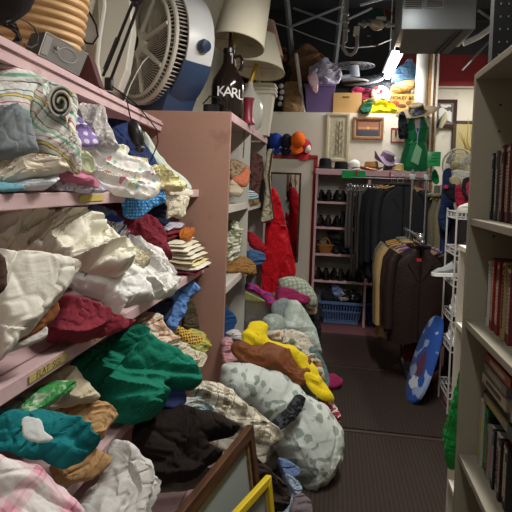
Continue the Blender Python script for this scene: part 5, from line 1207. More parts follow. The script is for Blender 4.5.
# ================================================================ RED ROBE AND COAT ON THE UNIT CORNER
t = thing('red_robe', 'long bright red robe hanging from the corner of the grey unit', 'robe', pY(283, 320, 4.85), None)
RD = F('#c01222', rough=.85, bump=.08)
cloth('body', '', '', [(267, 190), (271, 187), (276, 190), (281, 203), (287, 228), (292, 250), (296, 271), (292, 278), (284, 279), (275, 281), (267, 282), (263, 278), (264, 250), (266, 215)], ('Y', 4.80), RD, parent=t, n=(.3, -.95, .05), T=.05, back=.09, fold=.024, size=.10, ang=86, seed=220, wav=.01)
cloth('lower_tail', '', '', [(262, 250), (270, 250), (277, 264), (280, 284), (279, 300), (277, 312), (272, 314), (266, 308), (262, 292), (261, 268)], ('Y', 4.72), RD, parent=t, n=(.3, -.95, .05), T=.05, back=.06, fold=.022, size=.10, ang=86, seed=221, wav=.01)
link('hanging_loop', MB().tube([pY(271, 192, 4.78), pY(270, 184, 4.82), pY(270, 178, 4.9)], .006, 6), M('#7d0d16'), t)
t = thing('cream_jacket', 'cream jacket with a dark piped edge hanging in front of the red robe', 'jacket', pY(268, 222, 4.7), None)
cloth('body', '', '', [(268, 150), (273, 150), (272, 160), (270, 172), (270, 186), (272, 202), (273, 219), (266, 222), (261, 222), (263, 206), (265, 190), (264, 174), (266, 160)], ('Y', 4.66), F('#b7b096'), parent=t, n=(.4, -.9, 0), T=.03, back=.04, fold=.014, size=.05, ang=85, seed=222, wav=0)
link('dark_piping', MB().tube([pY(x, y, 4.60) for x, y in ((273, 150), (271, 162), (269, 174), (270, 188), (272, 203), (274, 219), (268, 221), (262, 223))], .007, 6), M('#4b3230'), t)
link('lining_strip', MB().tube([pY(x, y, 4.68) for x, y in ((264, 180), (262, 192), (261, 204), (262, 210))], .022, 8), M('#1c191a'), t)
single('corner_hook', MB().tube([(-.658, 4.88, 1.86), (-.60, 4.86, 1.85), (-.58, 4.84, 1.89)], .006, 6), M('#8a8a88', 'metal'), 'metal hook on the corner of the grey unit holding the robe', 'hook')

# ================================================================ MANNEQUIN
MX, MY = .865, 5.86
t = thing('dress_form', 'white mannequin torso standing on the pink shoe shelves', 'mannequin', (MX, MY, SZ), local=True)
SK = M('#cfc6ba', 'gloss', rough=.45, var=.03)
def ringz(z, rx, ry, ox=0, n=24): return [Vector((ox+rx*cos(a), ry*sin(a), z)) for a in [k*2*pi/n for k in range(n)]]
tz = [(0, .150, .10), (.08, .158, .105), (.18, .145, .10), (.30, .112, .085), (.40, .125, .095), (.48, .142, .100), (.55, .150, .085), (.60, .135, .07), (.625, .09, .055), (.645, .05, .05)]
link('torso', MB().loft([ringz(*q) for q in tz]), SK, t)
link('neck', MB().loft([ringz(.635, .052, .05), ringz(.70, .045, .045), ringz(.705, .02, .02)]), SK, t)
for s in (-1, 1): link('shoulder', MB().ell((s*.14, 0, .56), (.035, .045, .06)), SK, t)
t.scale = (.90, 1, 1)
t = thing('halter_dress', 'sleeveless emerald green halter dress on the mannequin torso', 'dress', (MX, MY, SZ), local=True); t.scale = (.90, 1, 1)
DG = M('#1c7649', rough=.75, var=.18)
def dring(z, k, f=1.06):
    rx = np.interp(z, [q[0] for q in tz], [q[1] for q in tz]); ry = np.interp(z, [q[0] for q in tz], [q[2] for q in tz])
    n = 64
    return [Vector(((rx*f+.004*sin(9*a+z*30+k))*cos(a), (ry*f+.004*sin(11*a+z*34))*sin(a), z)) for a in [q*2*pi/n for q in range(n)]]
link('skirt', MB().loft([dring(.002, 0, .98), dring(.06, .2, 1.04), dring(.12, .4, 1.07), dring(.2, .9, 1.08), dring(.28, 1.2, 1.07), dring(.34, 1.4, 1.06)], cap=False), DG, t, thick=.006)
bod = MB(); n = 64; rings = []
for z in (.30, .36, .42, .47):
    rings.append(dring(z, z*10, 1.07))
link('bodice', MB().loft(rings, cap=False), DG, t, thick=.006)
for s in (-1, 1):
    fn = lambda u, v, s=s: ((s*(.020+.12*v)*(1-u)+s*(.040+.018*v)*u), -(.105*(1-u)*(1-.35*v**2)+.058*u)-.004, .465+.165*u)
    link('halter_strap', MB().grid(fn, 8, 6), DG, t, thick=.005)
link('waist_gather', MB().tube([(.118*cos(a), .093*sin(a)-.001, .31+.02*cos(a)) for a in [k*2*pi/32 for k in range(33)]], .007, 6), DG, t)
hm = pY(415, 108, 5.86)
t = hat('brown straw hat with blue and white flowers on the mannequin', (MX+.0, MY, SZ+.655), '#463a28', .225, .18, .085, .095, -.0, .01, '#6c6a4a', name='straw_hat', group=None, tilt=(radians(25), radians(-13)))
for q, (dx, dz, c) in enumerate(((-.05, .03, '#31509a'), (-.02, .045, '#4a66ae'), (-.075, .04, '#d0cfd0'), (.005, .03, '#6a83ba'), (-.03, .02, '#cfd2d8'), (-.06, .06, '#d8d3ca'))):
    link('silk_flower', MB().lathe([(.004, 0), (.022, .008), (.027, .014), (.015, .010), (.006, .016)], (dx, -.09, dz), 10, R=Matrix.Rotation(pi/2, 3, 'X')), M(c), t)
cloth('dark_scarf', 'dark teal scarf hanging from the brim at the left of the mannequin', 'scarf', [(399, 114), (404, 112), (407, 122), (408, 136), (404, 139), (399, 138), (398, 126)], ('Y', 5.75), F('#151b22'), n=(0, -1, 0), T=.02, back=.03, fold=.01, ang=90, size=.04, seed=230)
t = thing('lanyard', 'lilac and green lanyard with a pale green card hanging on the mannequin', 'lanyard', (MX, MY-.14, SZ+.2), local=True)
link('cord', MB().tube([(-.045, .08, .40), (-.03, .02, .30), (-.002, -.004, .20), (.0, -.006, .10)], .005, 6).tube([(.035, .08, .40), (.028, .02, .30), (.002, -.004, .20), (.0, -.006, .10)], .005, 6), M('#8a86b4'), t)
link('card', MB().prism([(-.01, -.012, .10), (.05, -.012, .04), (.02, -.012, -.13), (-.06, -.012, -.09)], (0, .003, 0)), M('#7fb892', 'gloss', rough=.4), t, smooth=False)

# ================================================================ STORAGE LOFT ABOVE THE BACK WALL
LZ = 2.4205; g = 'things stored on the loft above the back wall'
def lp(px, Y): return pY(px, 112, Y).x
def loftbox(name, lab, cat, x0, x1, ytop, Y, d, c, taper=0, lid=None, kind='plain', **k):
    a = pY(x0, ytop, Y); b_ = pY(x1, ytop, Y); z1 = a.z
    t = thing(name, lab, cat, ((a.x+b_.x)/2, Y+d/2, LZ), g)
    def q(e, z, dz=0): return [V(a.x+e, Y+e, z), V(b_.x-e, Y+e, z), V(b_.x-e, Y+d-e, z), V(a.x+e, Y+d-e, z)]
    link('body', MB().loft([q(taper, LZ), q(0, z1)]), M(c, kind, **k), t, smooth=False)
    return t, a.x, b_.x, z1
t, xa, xb, z1 = loftbox('storage_tote', 'purple plastic storage tote on the loft ledge', 'tote', 305, 335, 85, 6.14, .40, '#5b4478', taper=.03, kind='gloss', rough=.4)
link('rim', MB().box(((xa+xb)/2, 6.34, z1), (xb-xa+.02, .42, .03), bev=.006), M('#644c84', 'gloss', rough=.4), t)
t, xa, xb, z1 = loftbox('cardboard_box', 'plain tan cardboard box on the loft ledge beside the purple tote', 'box', 333.5, 362, 93, 6.14, .30, '#b48f5c')
link('flap', MB().box(((xa+xb)/2, 6.215, z1+.003), (xb-xa, .145, .004)).box(((xa+xb)/2, 6.365, z1+.003), (xb-xa, .145, .004)), M('#bd9a68'), t, smooth=False)
hh = pY(346, 97, 6.138); link('hand_hole', MB().box(hh, (.08, .004, .018)), M('#6a4f30'), t, smooth=False)
t, xa, xb, z1 = loftbox('board_game_box', 'yellow-tan printed box with dark lettering on the loft ledge behind the mannequin hat', 'box', 391, 417, 94, 6.15, .10, '#a8864a')
c_ = pY(404, 98, 6.145); textmesh('lettering', 'SMOKEY BEAR', .056, M('#1f140a'), c_, Matrix.Rotation(pi/2, 3, 'X'), t)
for k, (px, py, rx, rz, c, nm) in enumerate(((395, 104, .05, .04, '#8a3a28', 'red_patch'), (402, 106, .05, .025, '#5a3a28', 'brown_patch'), (409, 103, .035, .03, '#6b4a2e', 'dark_patch'))):
    link(nm, MB().ell(pY(px, py, 6.15), (rx, .004, rz), nu=12, nv=6), M(c), t)
def lcloth(lab, poly, Y, c, name='cloth', cat='cloth', n=(0, -.9, .4), T=.06, back=.12, fold=.02, size=.08, seed=1, mk={}, **k):
    return cloth(name, lab, cat, poly, ('Y', Y), F(c, **mk), g, n=n, T=T, back=back, fold=fold, size=size, seed=seed, **k)
lcloth('brown paper-wrapped bundle standing beside the white pole on the loft', [(284, 85), (292, 82), (302, 85), (303, 98), (303, 113), (284, 113), (284, 98)], 6.25, '#8b6f4e', 'wrapped_bundle', 'bundle', seed=300, size=.1, wav=.01)
single('white_pole', MB().tube([pY(304, 113.0, 6.18), pY(296, 54, 6.30)], .022, 12), M('#c9c6c0', 'gloss', rough=.4), 'white pole leaning at the left end of the loft', 'pole')
wbx = pY(298, 68, 6.75); 
single('leather_case', MB().box((wbx.x, 6.75, (LZ+pY(300, 80, 6.75).z)/2), (.36, .4, pY(300, 80, 6.75).z-LZ-.004), bev=.03), M('#231f1e', rough=.6), 'black case in the dark at the left of the loft carrying the brown bags', 'case')
zt = pY(300, 80, 6.75).z
lcloth('big brown leather bag slumped on the black case in the loft', [(284, 82), (286, 66), (296, 52), (306, 45), (316, 50), (322, 62), (322, 74), (312, 80), (296, 81)], 6.60, '#7a5a40', 'leather_bag', 'bag', seed=301, T=.12, back=.15, size=.15, wav=.01, mk=dict(rough=.55))
single('basket_handle', MB().tube([pY(313+13*cos(a), 66-13*sin(a), 6.62) for a in [k*pi/12 for k in range(-1, 13)]], .028, 8), M('#6b4a30'), 'curved brown basket handle arching right of the big brown bag', 'strap')  # arched handle of a brown basket
single('wooden_tray', MB().box(pY(277, 60, 6.6), (.26, .2, .10), bev=.01).box(pY(277, 50, 6.6), (.24, .18, .03), bev=.01), M('#7b4a26', 'wood', c2='#4f2d17', sc=4), 'brown wooden tray stack at the far left of the loft', 'tray')
single('black_crate', MB().box((pY(275, 90, 6.45).x, 6.6, (LZ+pY(275, 66, 6.5).z)/2), (.36, .42, pY(275, 66, 6.5).z-LZ-.004), bev=.02), M('#1f1e22', rough=.5), 'black crate on the loft under the wooden tray', 'crate')
for i, (px, py, r_) in enumerate(((281, 86, .03), (282, 92, .03), (281, 98, .028), (280, 104, .028))):
    single('white_knob', MB().ell(pY(px, py, 6.18), (r_, r_*.7, r_)), M('#b9babd'), ['topmost', 'second', 'third', 'lowest'][i]+' of the small white knobs stacked at the left end of the loft', 'knob', 'small white knobs on the loft')  # column of small white knobs
lcloth('clear plastic bag heaped on the purple tote', [(309, 72), (318, 62), (328, 61), (338, 68), (342, 76), (336, 84), (320, 85), (311, 82)], 6.32, '#b3b0bf', 'plastic_bag', 'bag', seed=302, T=.08, fold=.03, size=.06, mk=dict(rough=.25))
lcloth('pale pink cloth sleeve hanging over the front of the purple tote', [(308, 76), (315, 73), (318, 80), (318, 90), (315, 93), (311, 88), (308, 80)], 6.10, '#c9a5b0', seed=303, T=.02, back=.04, fold=.006)
t = thing('desk_fan', 'grey desk fan lying face up on its back among the loft things', 'fan', pY(355, 88, 6.5), g)
fc = pY(354, 66, 6.5)
gw = MB()
for r_ in (.08, .14, .20, .25): gw.tube([fc+V(r_*cos(a), r_*sin(a)*.9, .03*(1-r_/.25)) for a in [k*2*pi/36 for k in range(37)]], .005, 5)
for k in range(24): gw.tube([fc+V(.04*cos(k*pi/12), .04*sin(k*pi/12), .035), fc+V(.25*cos(k*pi/12), .225*sin(k*pi/12), 0)], .0035, 4)
link('grille', gw, M('#7f8388', 'metal', rough=.4), t)
link('motor', MB().tube([fc, fc+V(.02, 0, -.14)], .06, 16), M('#aab0b8', 'gloss', rough=.4), t)
link('stand', MB().tube([fc+V(.02, 0, -.12), fc+V(-.16, -.02, -.15), fc+V(-.28, 0, -.13)], .03, 10), M('#b9bdc4', 'gloss', rough=.4), t)
link('base', MB().lathe([(.16, 0), (.17, .015), (.05, .04)], V(fc.x, 6.5, zt-.0) if False else fc+V(.02, 0, -.20), 28), M('#8d9298', 'gloss', rough=.4), t)
rc = pY(363, 81, 6.62)
single('round_lid', MB().lathe([(.02, -.01), (.24, -.012), (.25, 0), (.24, .014), (.02, .02)], rc, 36, R=Matrix.Rotation(radians(-8), 3, 'Y') @ Matrix.Rotation(radians(22), 3, 'X')), M('#55585c', 'gloss', rough=.5), 'large dark grey round lid lying on the loft under the desk fan', 'tray')  # a big round lid, lying tilted
single('black_suitcase', MB().box((pY(352, 90, 6.75).x, 6.72, (LZ+rc.z-.10)/2), (.55, .4, rc.z-.10-LZ-.006), bev=.03), M('#202022'), 'dark suitcase behind the cardboard box holding the round lid and fan', 'suitcase')
lcloth('magenta and dark red cloth bundle behind the cardboard box', [(352, 90), (360, 87), (366, 92), (366, 102), (356, 100)], 6.42, '#7d1f48', seed=304, T=.05, mk=dict(kind='floral', c2='#a63358', sc=14))
lcloth('dark red bag bundle between the cardboard box and the red bundle', [(362, 93), (368, 90), (374, 94), (374, 102), (363, 103)], 6.30, '#6b1c3a', 'bag', 'bag', seed=305, T=.05)
lcloth('red and white wrapped bundle on the yellow bag', [(371, 92), (376, 88), (384, 88), (391, 92), (392, 100), (384, 104), (373, 101)], 6.26, '#b03a38', 'wrapped_bundle', 'bundle', seed=306, T=.06, mk=dict(kind='floral', c2='#cfc6c4', sc=9, thr=.5))
single('cream_cup', MB().lathe([(.03, 0), (.055, .02), (.06, .07), (.05, .075), (.02, .02)], pY(377, 103, 6.17), 20, R=Matrix.Rotation(radians(-30), 3, 'Y')), M('#c9b88a', 'gloss', rough=.4), 'cream dish tipped on the yellow bag in the loft', 'dish')
lcloth('bright yellow plastic bag spreading along the loft ledge', [(362, 103), (370, 100), (380, 101), (390, 104), (397, 109), (396, 113), (380, 113.2), (362, 113)], 6.16, '#c9c016', 'plastic_bag', 'bag', seed=307, T=.06, fold=.02, size=.06, mk=dict(rough=.4))
lcloth('dark green corner of cloth at the left of the yellow bag', [(362, 103), (370, 101), (372, 106), (369, 113), (361, 113)], 6.10, '#1a4a38', seed=308, T=.02, back=.04)
lcloth('faded blue cloth heaped at the top right of the loft', [(392, 82), (394, 72), (402, 66), (408, 60), (414, 64), (416, 76), (412, 82), (400, 84)], 6.5, '#4f6f8a', seed=309, T=.08, back=.3)
lcloth('tan rolled paper-covered bolster above the lettered box', [(391, 88), (398, 85), (408, 82), (414, 83), (412, 90), (402, 93), (392, 94)], 6.35, '#b5935e', 'bolster', 'bolster', seed=310, T=.05, back=.16)
lcloth('greyish white bag between the bolster and the wall end', [(408, 84), (416, 78), (418, 88), (417, 96), (410, 94)], 6.4, '#a5a39c', 'bag', 'bag', seed=311, T=.05)
lcloth('grey jumble of covered goods at the back of the loft under the tube light', [(356, 84), (370, 76), (384, 74), (394, 70), (400, 78), (394, 92), (376, 96), (360, 96)], 6.95, '#3a3b40', 'covered_goods', 'bundle', seed=312, T=.08, back=.3)

# ================================================================ CLOTHES RACKS
CH = M('#a9abb0', 'metal', rough=.25, metal=.8)
def garment_on_hanger(name, lab, loc, rot, c, w=.44, h=.75, d=.11, group=None, sleeves=True, open_=True, hang=True, c_in='#d2cdbf', collar=None, mat=None, sag=0):
    """local: hanger hook at origin top, garment hangs below; width along x, front towards -y"""
    t = thing(name, lab, name.split('_')[-1], loc, group, rot=(0, 0, rot), local=True)
    m = mat or M(c, rough=.75, bump=.35, var=.2)
    n = 56; rings = []; sd = hash(lab) % 97 if False else len(lab)
    for k in range(19):
        u = k/18; z = -.07-u*h
        if u < .12: wk = w*(.20+.80*(u/.12)**.6)
        else: wk = w*(1-.10*sin(pi*min(1, (u-.12)/.6)))*(1+.05*u)
        dk = d*(.55+.45*min(1, u*3)+.25*u)
        ring_ = []
        for q in range(n):
            a = 2*pi*q/n; f = 1+.10*u*sin(7*a+sd)+.07*u*sin(13*a+sd*2+u*2)
            zz_ = z-(.06*abs(cos(a))**1.5*(1 if u < .3 else max(0, 1-(u-.3)*2)))*(1 if k else .3)+ (.012*sin(5*a+sd) if k == 18 else 0)
            ring_.append(Vector((wk/2*cos(a)*(1+.02*sin(u*9+sd)), dk/2*sin(a)*f, zz_)))
        rings.append(ring_)
    link('body', MB().loft(rings), m, t)
    if sleeves:
        for s in (-1, 1):
            pts = [(s*w*.40, 0, -.13), (s*w*.49, -.005, -.20), (s*w*.53, -.02, -.34), (s*w*.53, -.035, -.50), (s*w*.52, -.05, -.13-h*.78)]
            link('sleeve', MB().tube(pts, [.042, .048, .046, .040, .038], 14), m, t)
    if open_:
        link('front_placket', MB().tube([(0, -d*.30, -.10), (.004, -d*.50, -.22), (0, -d*.60, -.07-h*.6), (.004, -d*.66, -.07-h*.97)], .006, 6), M('#141212'), t)
        for s in (-1, 1):
            link('lapel', MB().prism([(s*.01, -d*.34, -.08), (s*.07, -d*.30, -.085), (s*.095, -d*.52, -.20), (s*.012, -d*.58, -.34)], (0, -.008, 0)), collar or m, t, smooth=False)
    link('collar', MB().tube([(.07*cos(a), .045*sin(a), -.078-.01*sin(a)) for a in [q*2*pi/20 for q in range(21)]], .014, 8), collar or m, t)
    if hang:
        hg = thing('clothes_hanger', 'hanger holding the '+' '.join(lab.split()[:12]), 'hanger', loc, 'hangers on the racks', rot=(0, 0, rot), local=True)
        link('hook', MB().tube([(0, 0, -.06), (0, 0, -.02), (.012, 0, 0), (.006, 0, .022), (-.012, 0, .022), (-.018, 0, .008)], .0025, 6), CH, hg)
        link('arm', MB().tube([(-w*.38, 0, -.115), (0, 0, -.06), (w*.38, 0, -.115)], .006, 6), M('#5a3d8a' if 'brown' in lab else '#b98a4a'), hg)
    return t
# nearer rack: post and rail
xj, yj, zr = pY(417, 238, 4.15).x, 4.15, pY(417, 236, 4.15).z
t = thing('clothes_rack', 'chrome clothes rack carrying the brown leather jackets', 'clothes rack', (xj, 4.5, 0))
link('rail', MB().tube([(xj, 4.00, zr), (xj, 4.74, zr)], .012, 10), CH, t)
for y in (4.42, 4.73): link('post', MB().tube([(xj-.0, y, .03), (xj, y, zr)], .013, 10), M('#4a4b4e', 'metal', rough=.5), t)
link('foot', MB().tube([(xj, 4.2, .026), (xj, 4.76, .026)], .014, 8), M('#3a3b3e', 'metal', rough=.5), t)
link('end_clamp', MB().ell((xj, 4.0, zr), (.03, .03, .035)).ell((xj+.015, 3.99, zr-.03), (.02, .02, .02)), CH, t)
g2 = 'jackets on the near chrome rack'
LB = M('#261b18', rough=.45, bump=.4, var=.25)
for i, (dy, c, lab, w, h, mat, dx) in enumerate((
        (-.04, '#33221d', 'dark brown leather jacket facing the aisle at the front of the near rack', .43, .76, LB, .02),
        (.10, '#2b1c18', 'second dark brown jacket just behind the front brown leather one', .44, .72, None, .0),
        (.24, '#a58a5e', 'tan trench coat third from the front of the near rack', .46, .82, None, -.07),
        (.36, '#8f7c58', 'khaki coat fourth from the front of the near rack', .46, .84, None, -.09),
        (.48, '#5e5a52', 'olive grey jacket fifth on the near rack', .46, .78, None, -.09),
        (.60, '#7f7d78', 'light grey jacket at the far end of the near rack', .45, .70, None, -.08))):
    garment_on_hanger('hanging_jacket', lab, (xj+dx*.3+.02, yj+dy+.03, zr-.008), 0, c, w, h, .088, g2, mat=mat)
pz = pY(419, 260, 4.02); single('red_tag', MB().box((pz.x, 4.02, pz.z), (.035, .004, .022)), M('#a81f2a'), 'small red tag on the chest of the front brown leather jacket', 'tag', smooth=False)
# far rack with dark suits
xs_, ys_, zs_ = pY(414, 172, 4.95).x, 4.95, pY(414, 176, 4.95).z
t = thing('clothes_rack', 'tall chrome rack with two uprights carrying the dark suits', 'clothes rack', (xs_, 5.2, 0))
xr0, xr1 = pY(352, 188, 5.15).x, pY(440, 176, 5.15).x
zb = pY(360, 188, 5.15).z
link('rail', MB().tube([(xr0, 5.32, zs_-.03), (xr1, 5.32, zs_-.03)], .011, 10), M('#2a2b2e', 'metal', rough=.5), t)
for px in (413.5, 428): 
    p = pY(px, 175, 4.82); link('post', MB().tube([(p.x, 4.88, .02), (p.x, 4.88, zs_+.06)], .011, 10), CH, t)
    link('bracket', MB().box((p.x, 4.89, zs_-.01), (.05, .06, .05), bev=.008), M('#bfc2c6', 'metal', rough=.3), t)
link('cross_bar', MB().tube([(pY(413.5, 175, 4.82).x, 4.88, zs_), (pY(413.5, 175, 4.82).x, 5.32, zs_-.03)], .010, 8), CH, t)
link('cross_bar', MB().tube([(pY(428, 175, 4.82).x, 4.88, zs_), (pY(428, 175, 4.82).x, 5.32, zs_-.03)], .010, 8), CH, t)
link('foot', MB().tube([(pY(413.5, 175, 4.82).x, 4.88, .015), (pY(428, 175, 4.82).x, 4.88, .015)], .014, 8), CH, t)
g3 = 'dark suits and coats on the far rack'
for i, (px, Y, c, lab, w, h) in enumerate(((404, 5.00, '#23252a', 'charcoal pinstripe suit jacket in front on the far rack', .46, .85), (398, 5.125, '#1b1d24', 'dark navy suit jacket behind the charcoal pinstripe one', .50, .90), (392, 5.25, '#17181c', 'black suit jacket third back on the far rack', .48, .95),
        (402, 5.375, '#1d1e22', 'black coat at the very back of the far rack', .5, 1.0))):
    p = pY(px, 172, Y); garment_on_hanger('suit_jacket', lab, (p.x, Y, zs_-.012 + .0), 0, c, w, h, .085, g3)
for i, (px, c, lab, h, w, Y) in enumerate(((436.5, '#6b6656', 'olive grey trousers hanging beside the dark suits', .95, .13, 4.9), (442, '#7d755e', 'khaki trousers beside the olive grey trousers', .92, .12, 4.85), (450, '#27355e', 'dark blue jeans hanging right of the khaki trousers', 1.0, .14, 4.8), (431, '#8d8d86', 'light grey cloth shirt sleeve on the far rack beside the suits', .5, .10, 5.0))):
    p = pY(px, 180, Y); garment_on_hanger('hanging_trousers' if i < 3 else 'hanging_shirt', lab, (p.x, Y, zs_-.10), .1, c, w, h, .10, 'trousers on the far rack', sleeves=False, open_=False)
# belts
zb = pY(365, 186, 5.45).z; xb0, xb1 = pY(345, 186, 5.45).x, pY(388, 186, 5.45).x
t = thing('belt_rack', 'black rail with chrome rings holding the hanging belts', 'belt rack', ((xb0+xb1)/2, 5.45, zb))
link('rail', MB().tube([(xb0, 5.45, zb), (xb1, 5.45, zb)], .011, 8), M('#1b1b1d'), t)
link('post', MB().tube([(xb1-.005, 5.45, .01), (xb1-.005, 5.45, zb)], .012, 8), M('#1b1b1d'), t)
nb = ['first', 'second', 'third', 'fourth', 'fifth', 'sixth', 'seventh', 'eighth', 'ninth', 'tenth', 'eleventh', 'twelfth', 'thirteenth']
rnd = random.Random(5)
for i in range(13):
    x = xb0+.03+(xb1-xb0-.05)*i/12; c = rnd.choice(['#1c1a1a', '#2a2726', '#3a3634', '#17161a', '#4a4643']); L_ = .82+.16*rnd.random()
    if i < 2: L_ = .62
    w_ = rnd.choice([.028, .034, .04])
    o = thing('leather_belt', f'{"grey" if c in ("#4a4643","#3a3634") else "black"} leather belt on the belt rack, {nb[i]} from the left', 'belt', (x, 5.43, zb), 'belts hanging on the belt rack', rot=(0, 0, rnd.uniform(-.5, .5)), local=True)
    mb = MB().grid(lambda u, v: ((v-.5)*w_+.004*sin(u*7+i), .006*sin(u*5+i*2)-.014, -.035-u*L_), 14, 2)
    link('strap', mb, M(c, 'gloss', rough=.5), o, thick=.005)
    link('buckle', MB().tube([(.020*cos(a), -.02, -.03+.026*sin(a)) for a in [k*2*pi/16 for k in range(17)]], .004, 6), CH, o)
    link('ring', MB().tube([(0, .016*cos(a)+.01, .0+.018*sin(a)) for a in [k*2*pi/14 for k in range(15)]], .003, 6), CH, o)
# green price sign on the far rack
p = pY(434, 159, 4.66)
t = thing('green_sign', 'small green plastic sign clipped on top of the far rack upright', 'sign', (p.x, 4.66, p.z))
link('plate', MB().box((p.x, 4.66, p.z), (.112, .006, .128), bev=.01), M('#128a4a', 'gloss', rough=.4), t)
link('lettering', MB().box((p.x, 4.655, p.z+.035), (.04, .002, .006)).box((p.x, 4.655, p.z+.005), (.05, .002, .007)).box((p.x-.01, 4.655, p.z-.02), (.075, .002, .006)), M('#0b5a30'), t, smooth=False)
link('clip', MB().tube([(p.x-.02, 4.67, p.z-.06), (pY(428, 175, 4.82).x, 4.86, zs_+.05)], .006, 6), CH, t)
cloth('green_cloth', 'bit of bright green cloth below the green sign', 'cloth', [(433, 170), (437, 172), (439, 182), (435, 184), (431, 178)], ('Y', 4.9), F('#1c8a58'), n=(0, -1, .2), T=.03, back=.05, fold=.01, size=.04, seed=320)

# ================================================================ RIGHT BACKGROUND
t, nn = wallframe('black and white drawing in a dark brown frame on the far white wall', 434.5, 99.5, 456, 128, .055, (M('#3a2620'), M('#d6d4d0', 'floral', c2='#5d5b5b', sc=7, thr=.62), M('#77726f')), Y=8.47, group=None)
p = pY(443, 121, 8.40); single('feather', MB().tube([pY(440, 128, 8.4), pY(444, 119, 8.4), pY(446, 112, 8.4)], [.03, .06, .01], 8), M('#a9a58e'), 'pale dried feather hanging over the framed drawing', 'feather')
t = thing('cork_board', 'beige board in a dark frame behind the dried branches on the far wall', 'board', pY(468, 160, 8.45))
a, b_ = pY(455, 122, 8.46), pY(486, 172, 8.46)
link('board', MB().box(((a.x+b_.x)/2, 8.47, (a.z+b_.z)/2), (b_.x-a.x, .02, a.z-b_.z)), M('#b3a67a'), t, smooth=False)
link('frame_bar', MB().box((a.x, 8.46, (a.z+b_.z)/2), (.05, .03, a.z-b_.z)), M('#4a4038'), t, smooth=False)
link('frame_bar', MB().box(((a.x+b_.x)/2, 8.46, a.z), (b_.x-a.x, .03, .04)), M('#4a4038'), t, smooth=False)
t = thing('dried_branches', 'bunch of dried golden branches fanning up behind the white fan', 'branches', pY(474, 168, 8.1))
rnd = random.Random(11)
for k in range(14):
    q0 = pY(474+rnd.uniform(-1, 1), 166, 8.1); q1 = pY(458+k*2.1, 119+rnd.uniform(0, 22), 8.1+rnd.uniform(-.1, .1)); mid = (q0+q1)/2+V(rnd.uniform(-.06, .06), 0, .02)
    link('branch', MB().tube([q0, mid, q1], [.014, .010, .004], 5), M('#9c8a4a'), t)
vz = pY(474, 168, 8.1); 
single('vase_table', MB().box((vz.x-.12, 8.1, (vz.z-.28)/2), (.8, .5, vz.z-.28), bev=.01), M('#8f8878'), 'beige cabinet by the far wall carrying the branch vase', 'cabinet')
single('tall_vase', MB().lathe([(.06, 0), (.09, .05), (.10, .15), (.05, .24), (.06, .275), (.05, .277)], (vz.x, 8.1, vz.z-.277), 20), M('#a59c86'), 'beige vase holding the dried branches', 'vase')
# white fan
fc = pY(458, 165, 6.6)
t = thing('pedestal_fan', 'white pedestal fan with a round wire grille at the right by the far wall', 'fan', (fc.x, 6.7, 0))
Rf = Matrix.Rotation(radians(-38), 3, 'Z')
gw = MB()
for r_ in (.20, .195, .15, .10, .06):
    for yy in (-.05, .05): gw.tube([fc+Rf @ V(r_*cos(a), yy*(1-(r_/.21)**2), r_*sin(a)) for a in [k*2*pi/36 for k in range(37)]], .004 if r_ < .2 else .010, 5)
for k in range(30):
    for yy in (-.06, .06): gw.tube([fc+Rf @ V(.03*cos(k*pi/15), yy, .03*sin(k*pi/15)), fc+Rf @ V(.2*cos(k*pi/15), yy*.1, .2*sin(k*pi/15))], .0022, 4)
link('grille', gw, M('#c6c4ba', 'gloss', rough=.4), t)
link('centre_cap', MB().ell(fc+Rf @ V(0, -.06, 0), (.05, .03, .05), R=Rf), M('#bdb58d', 'gloss', rough=.4), t)
link('motor', MB().ell(fc+Rf @ V(0, .10, 0), (.06, .10, .06), R=Rf), M('#cfccc2', 'gloss', rough=.4), t)
link('pole', MB().tube([fc+Rf @ V(0, .12, 0), V(fc.x+.06, 6.7, .03)], .018, 10), M('#c6c4ba', 'gloss', rough=.4), t)
link('base', MB().lathe([(.20, 0), (.20, .02), (.04, .05)], (fc.x+.06, 6.7, .001), 28), M('#c6c4ba', 'gloss', rough=.4), t)
bl_ = MB()
for k in range(3): bl_.grid(lambda u, v, k=k: tuple(fc+Rf @ V((.03+.14*u)*cos(k*2.1+v*.9), -.02+.04*v, (.03+.14*u)*sin(k*2.1+v*.9))), 6, 6)
for k in range(3):
    link('blade', MB().grid(lambda u, v, k=k: tuple(fc+Rf @ V((.03+.14*u)*cos(k*2.1+v*.9), -.02+.04*v, (.03+.14*u)*sin(k*2.1+v*.9))), 6, 6), M('#a9a8a2', 'gloss', rough=.4), t, thick=.003)
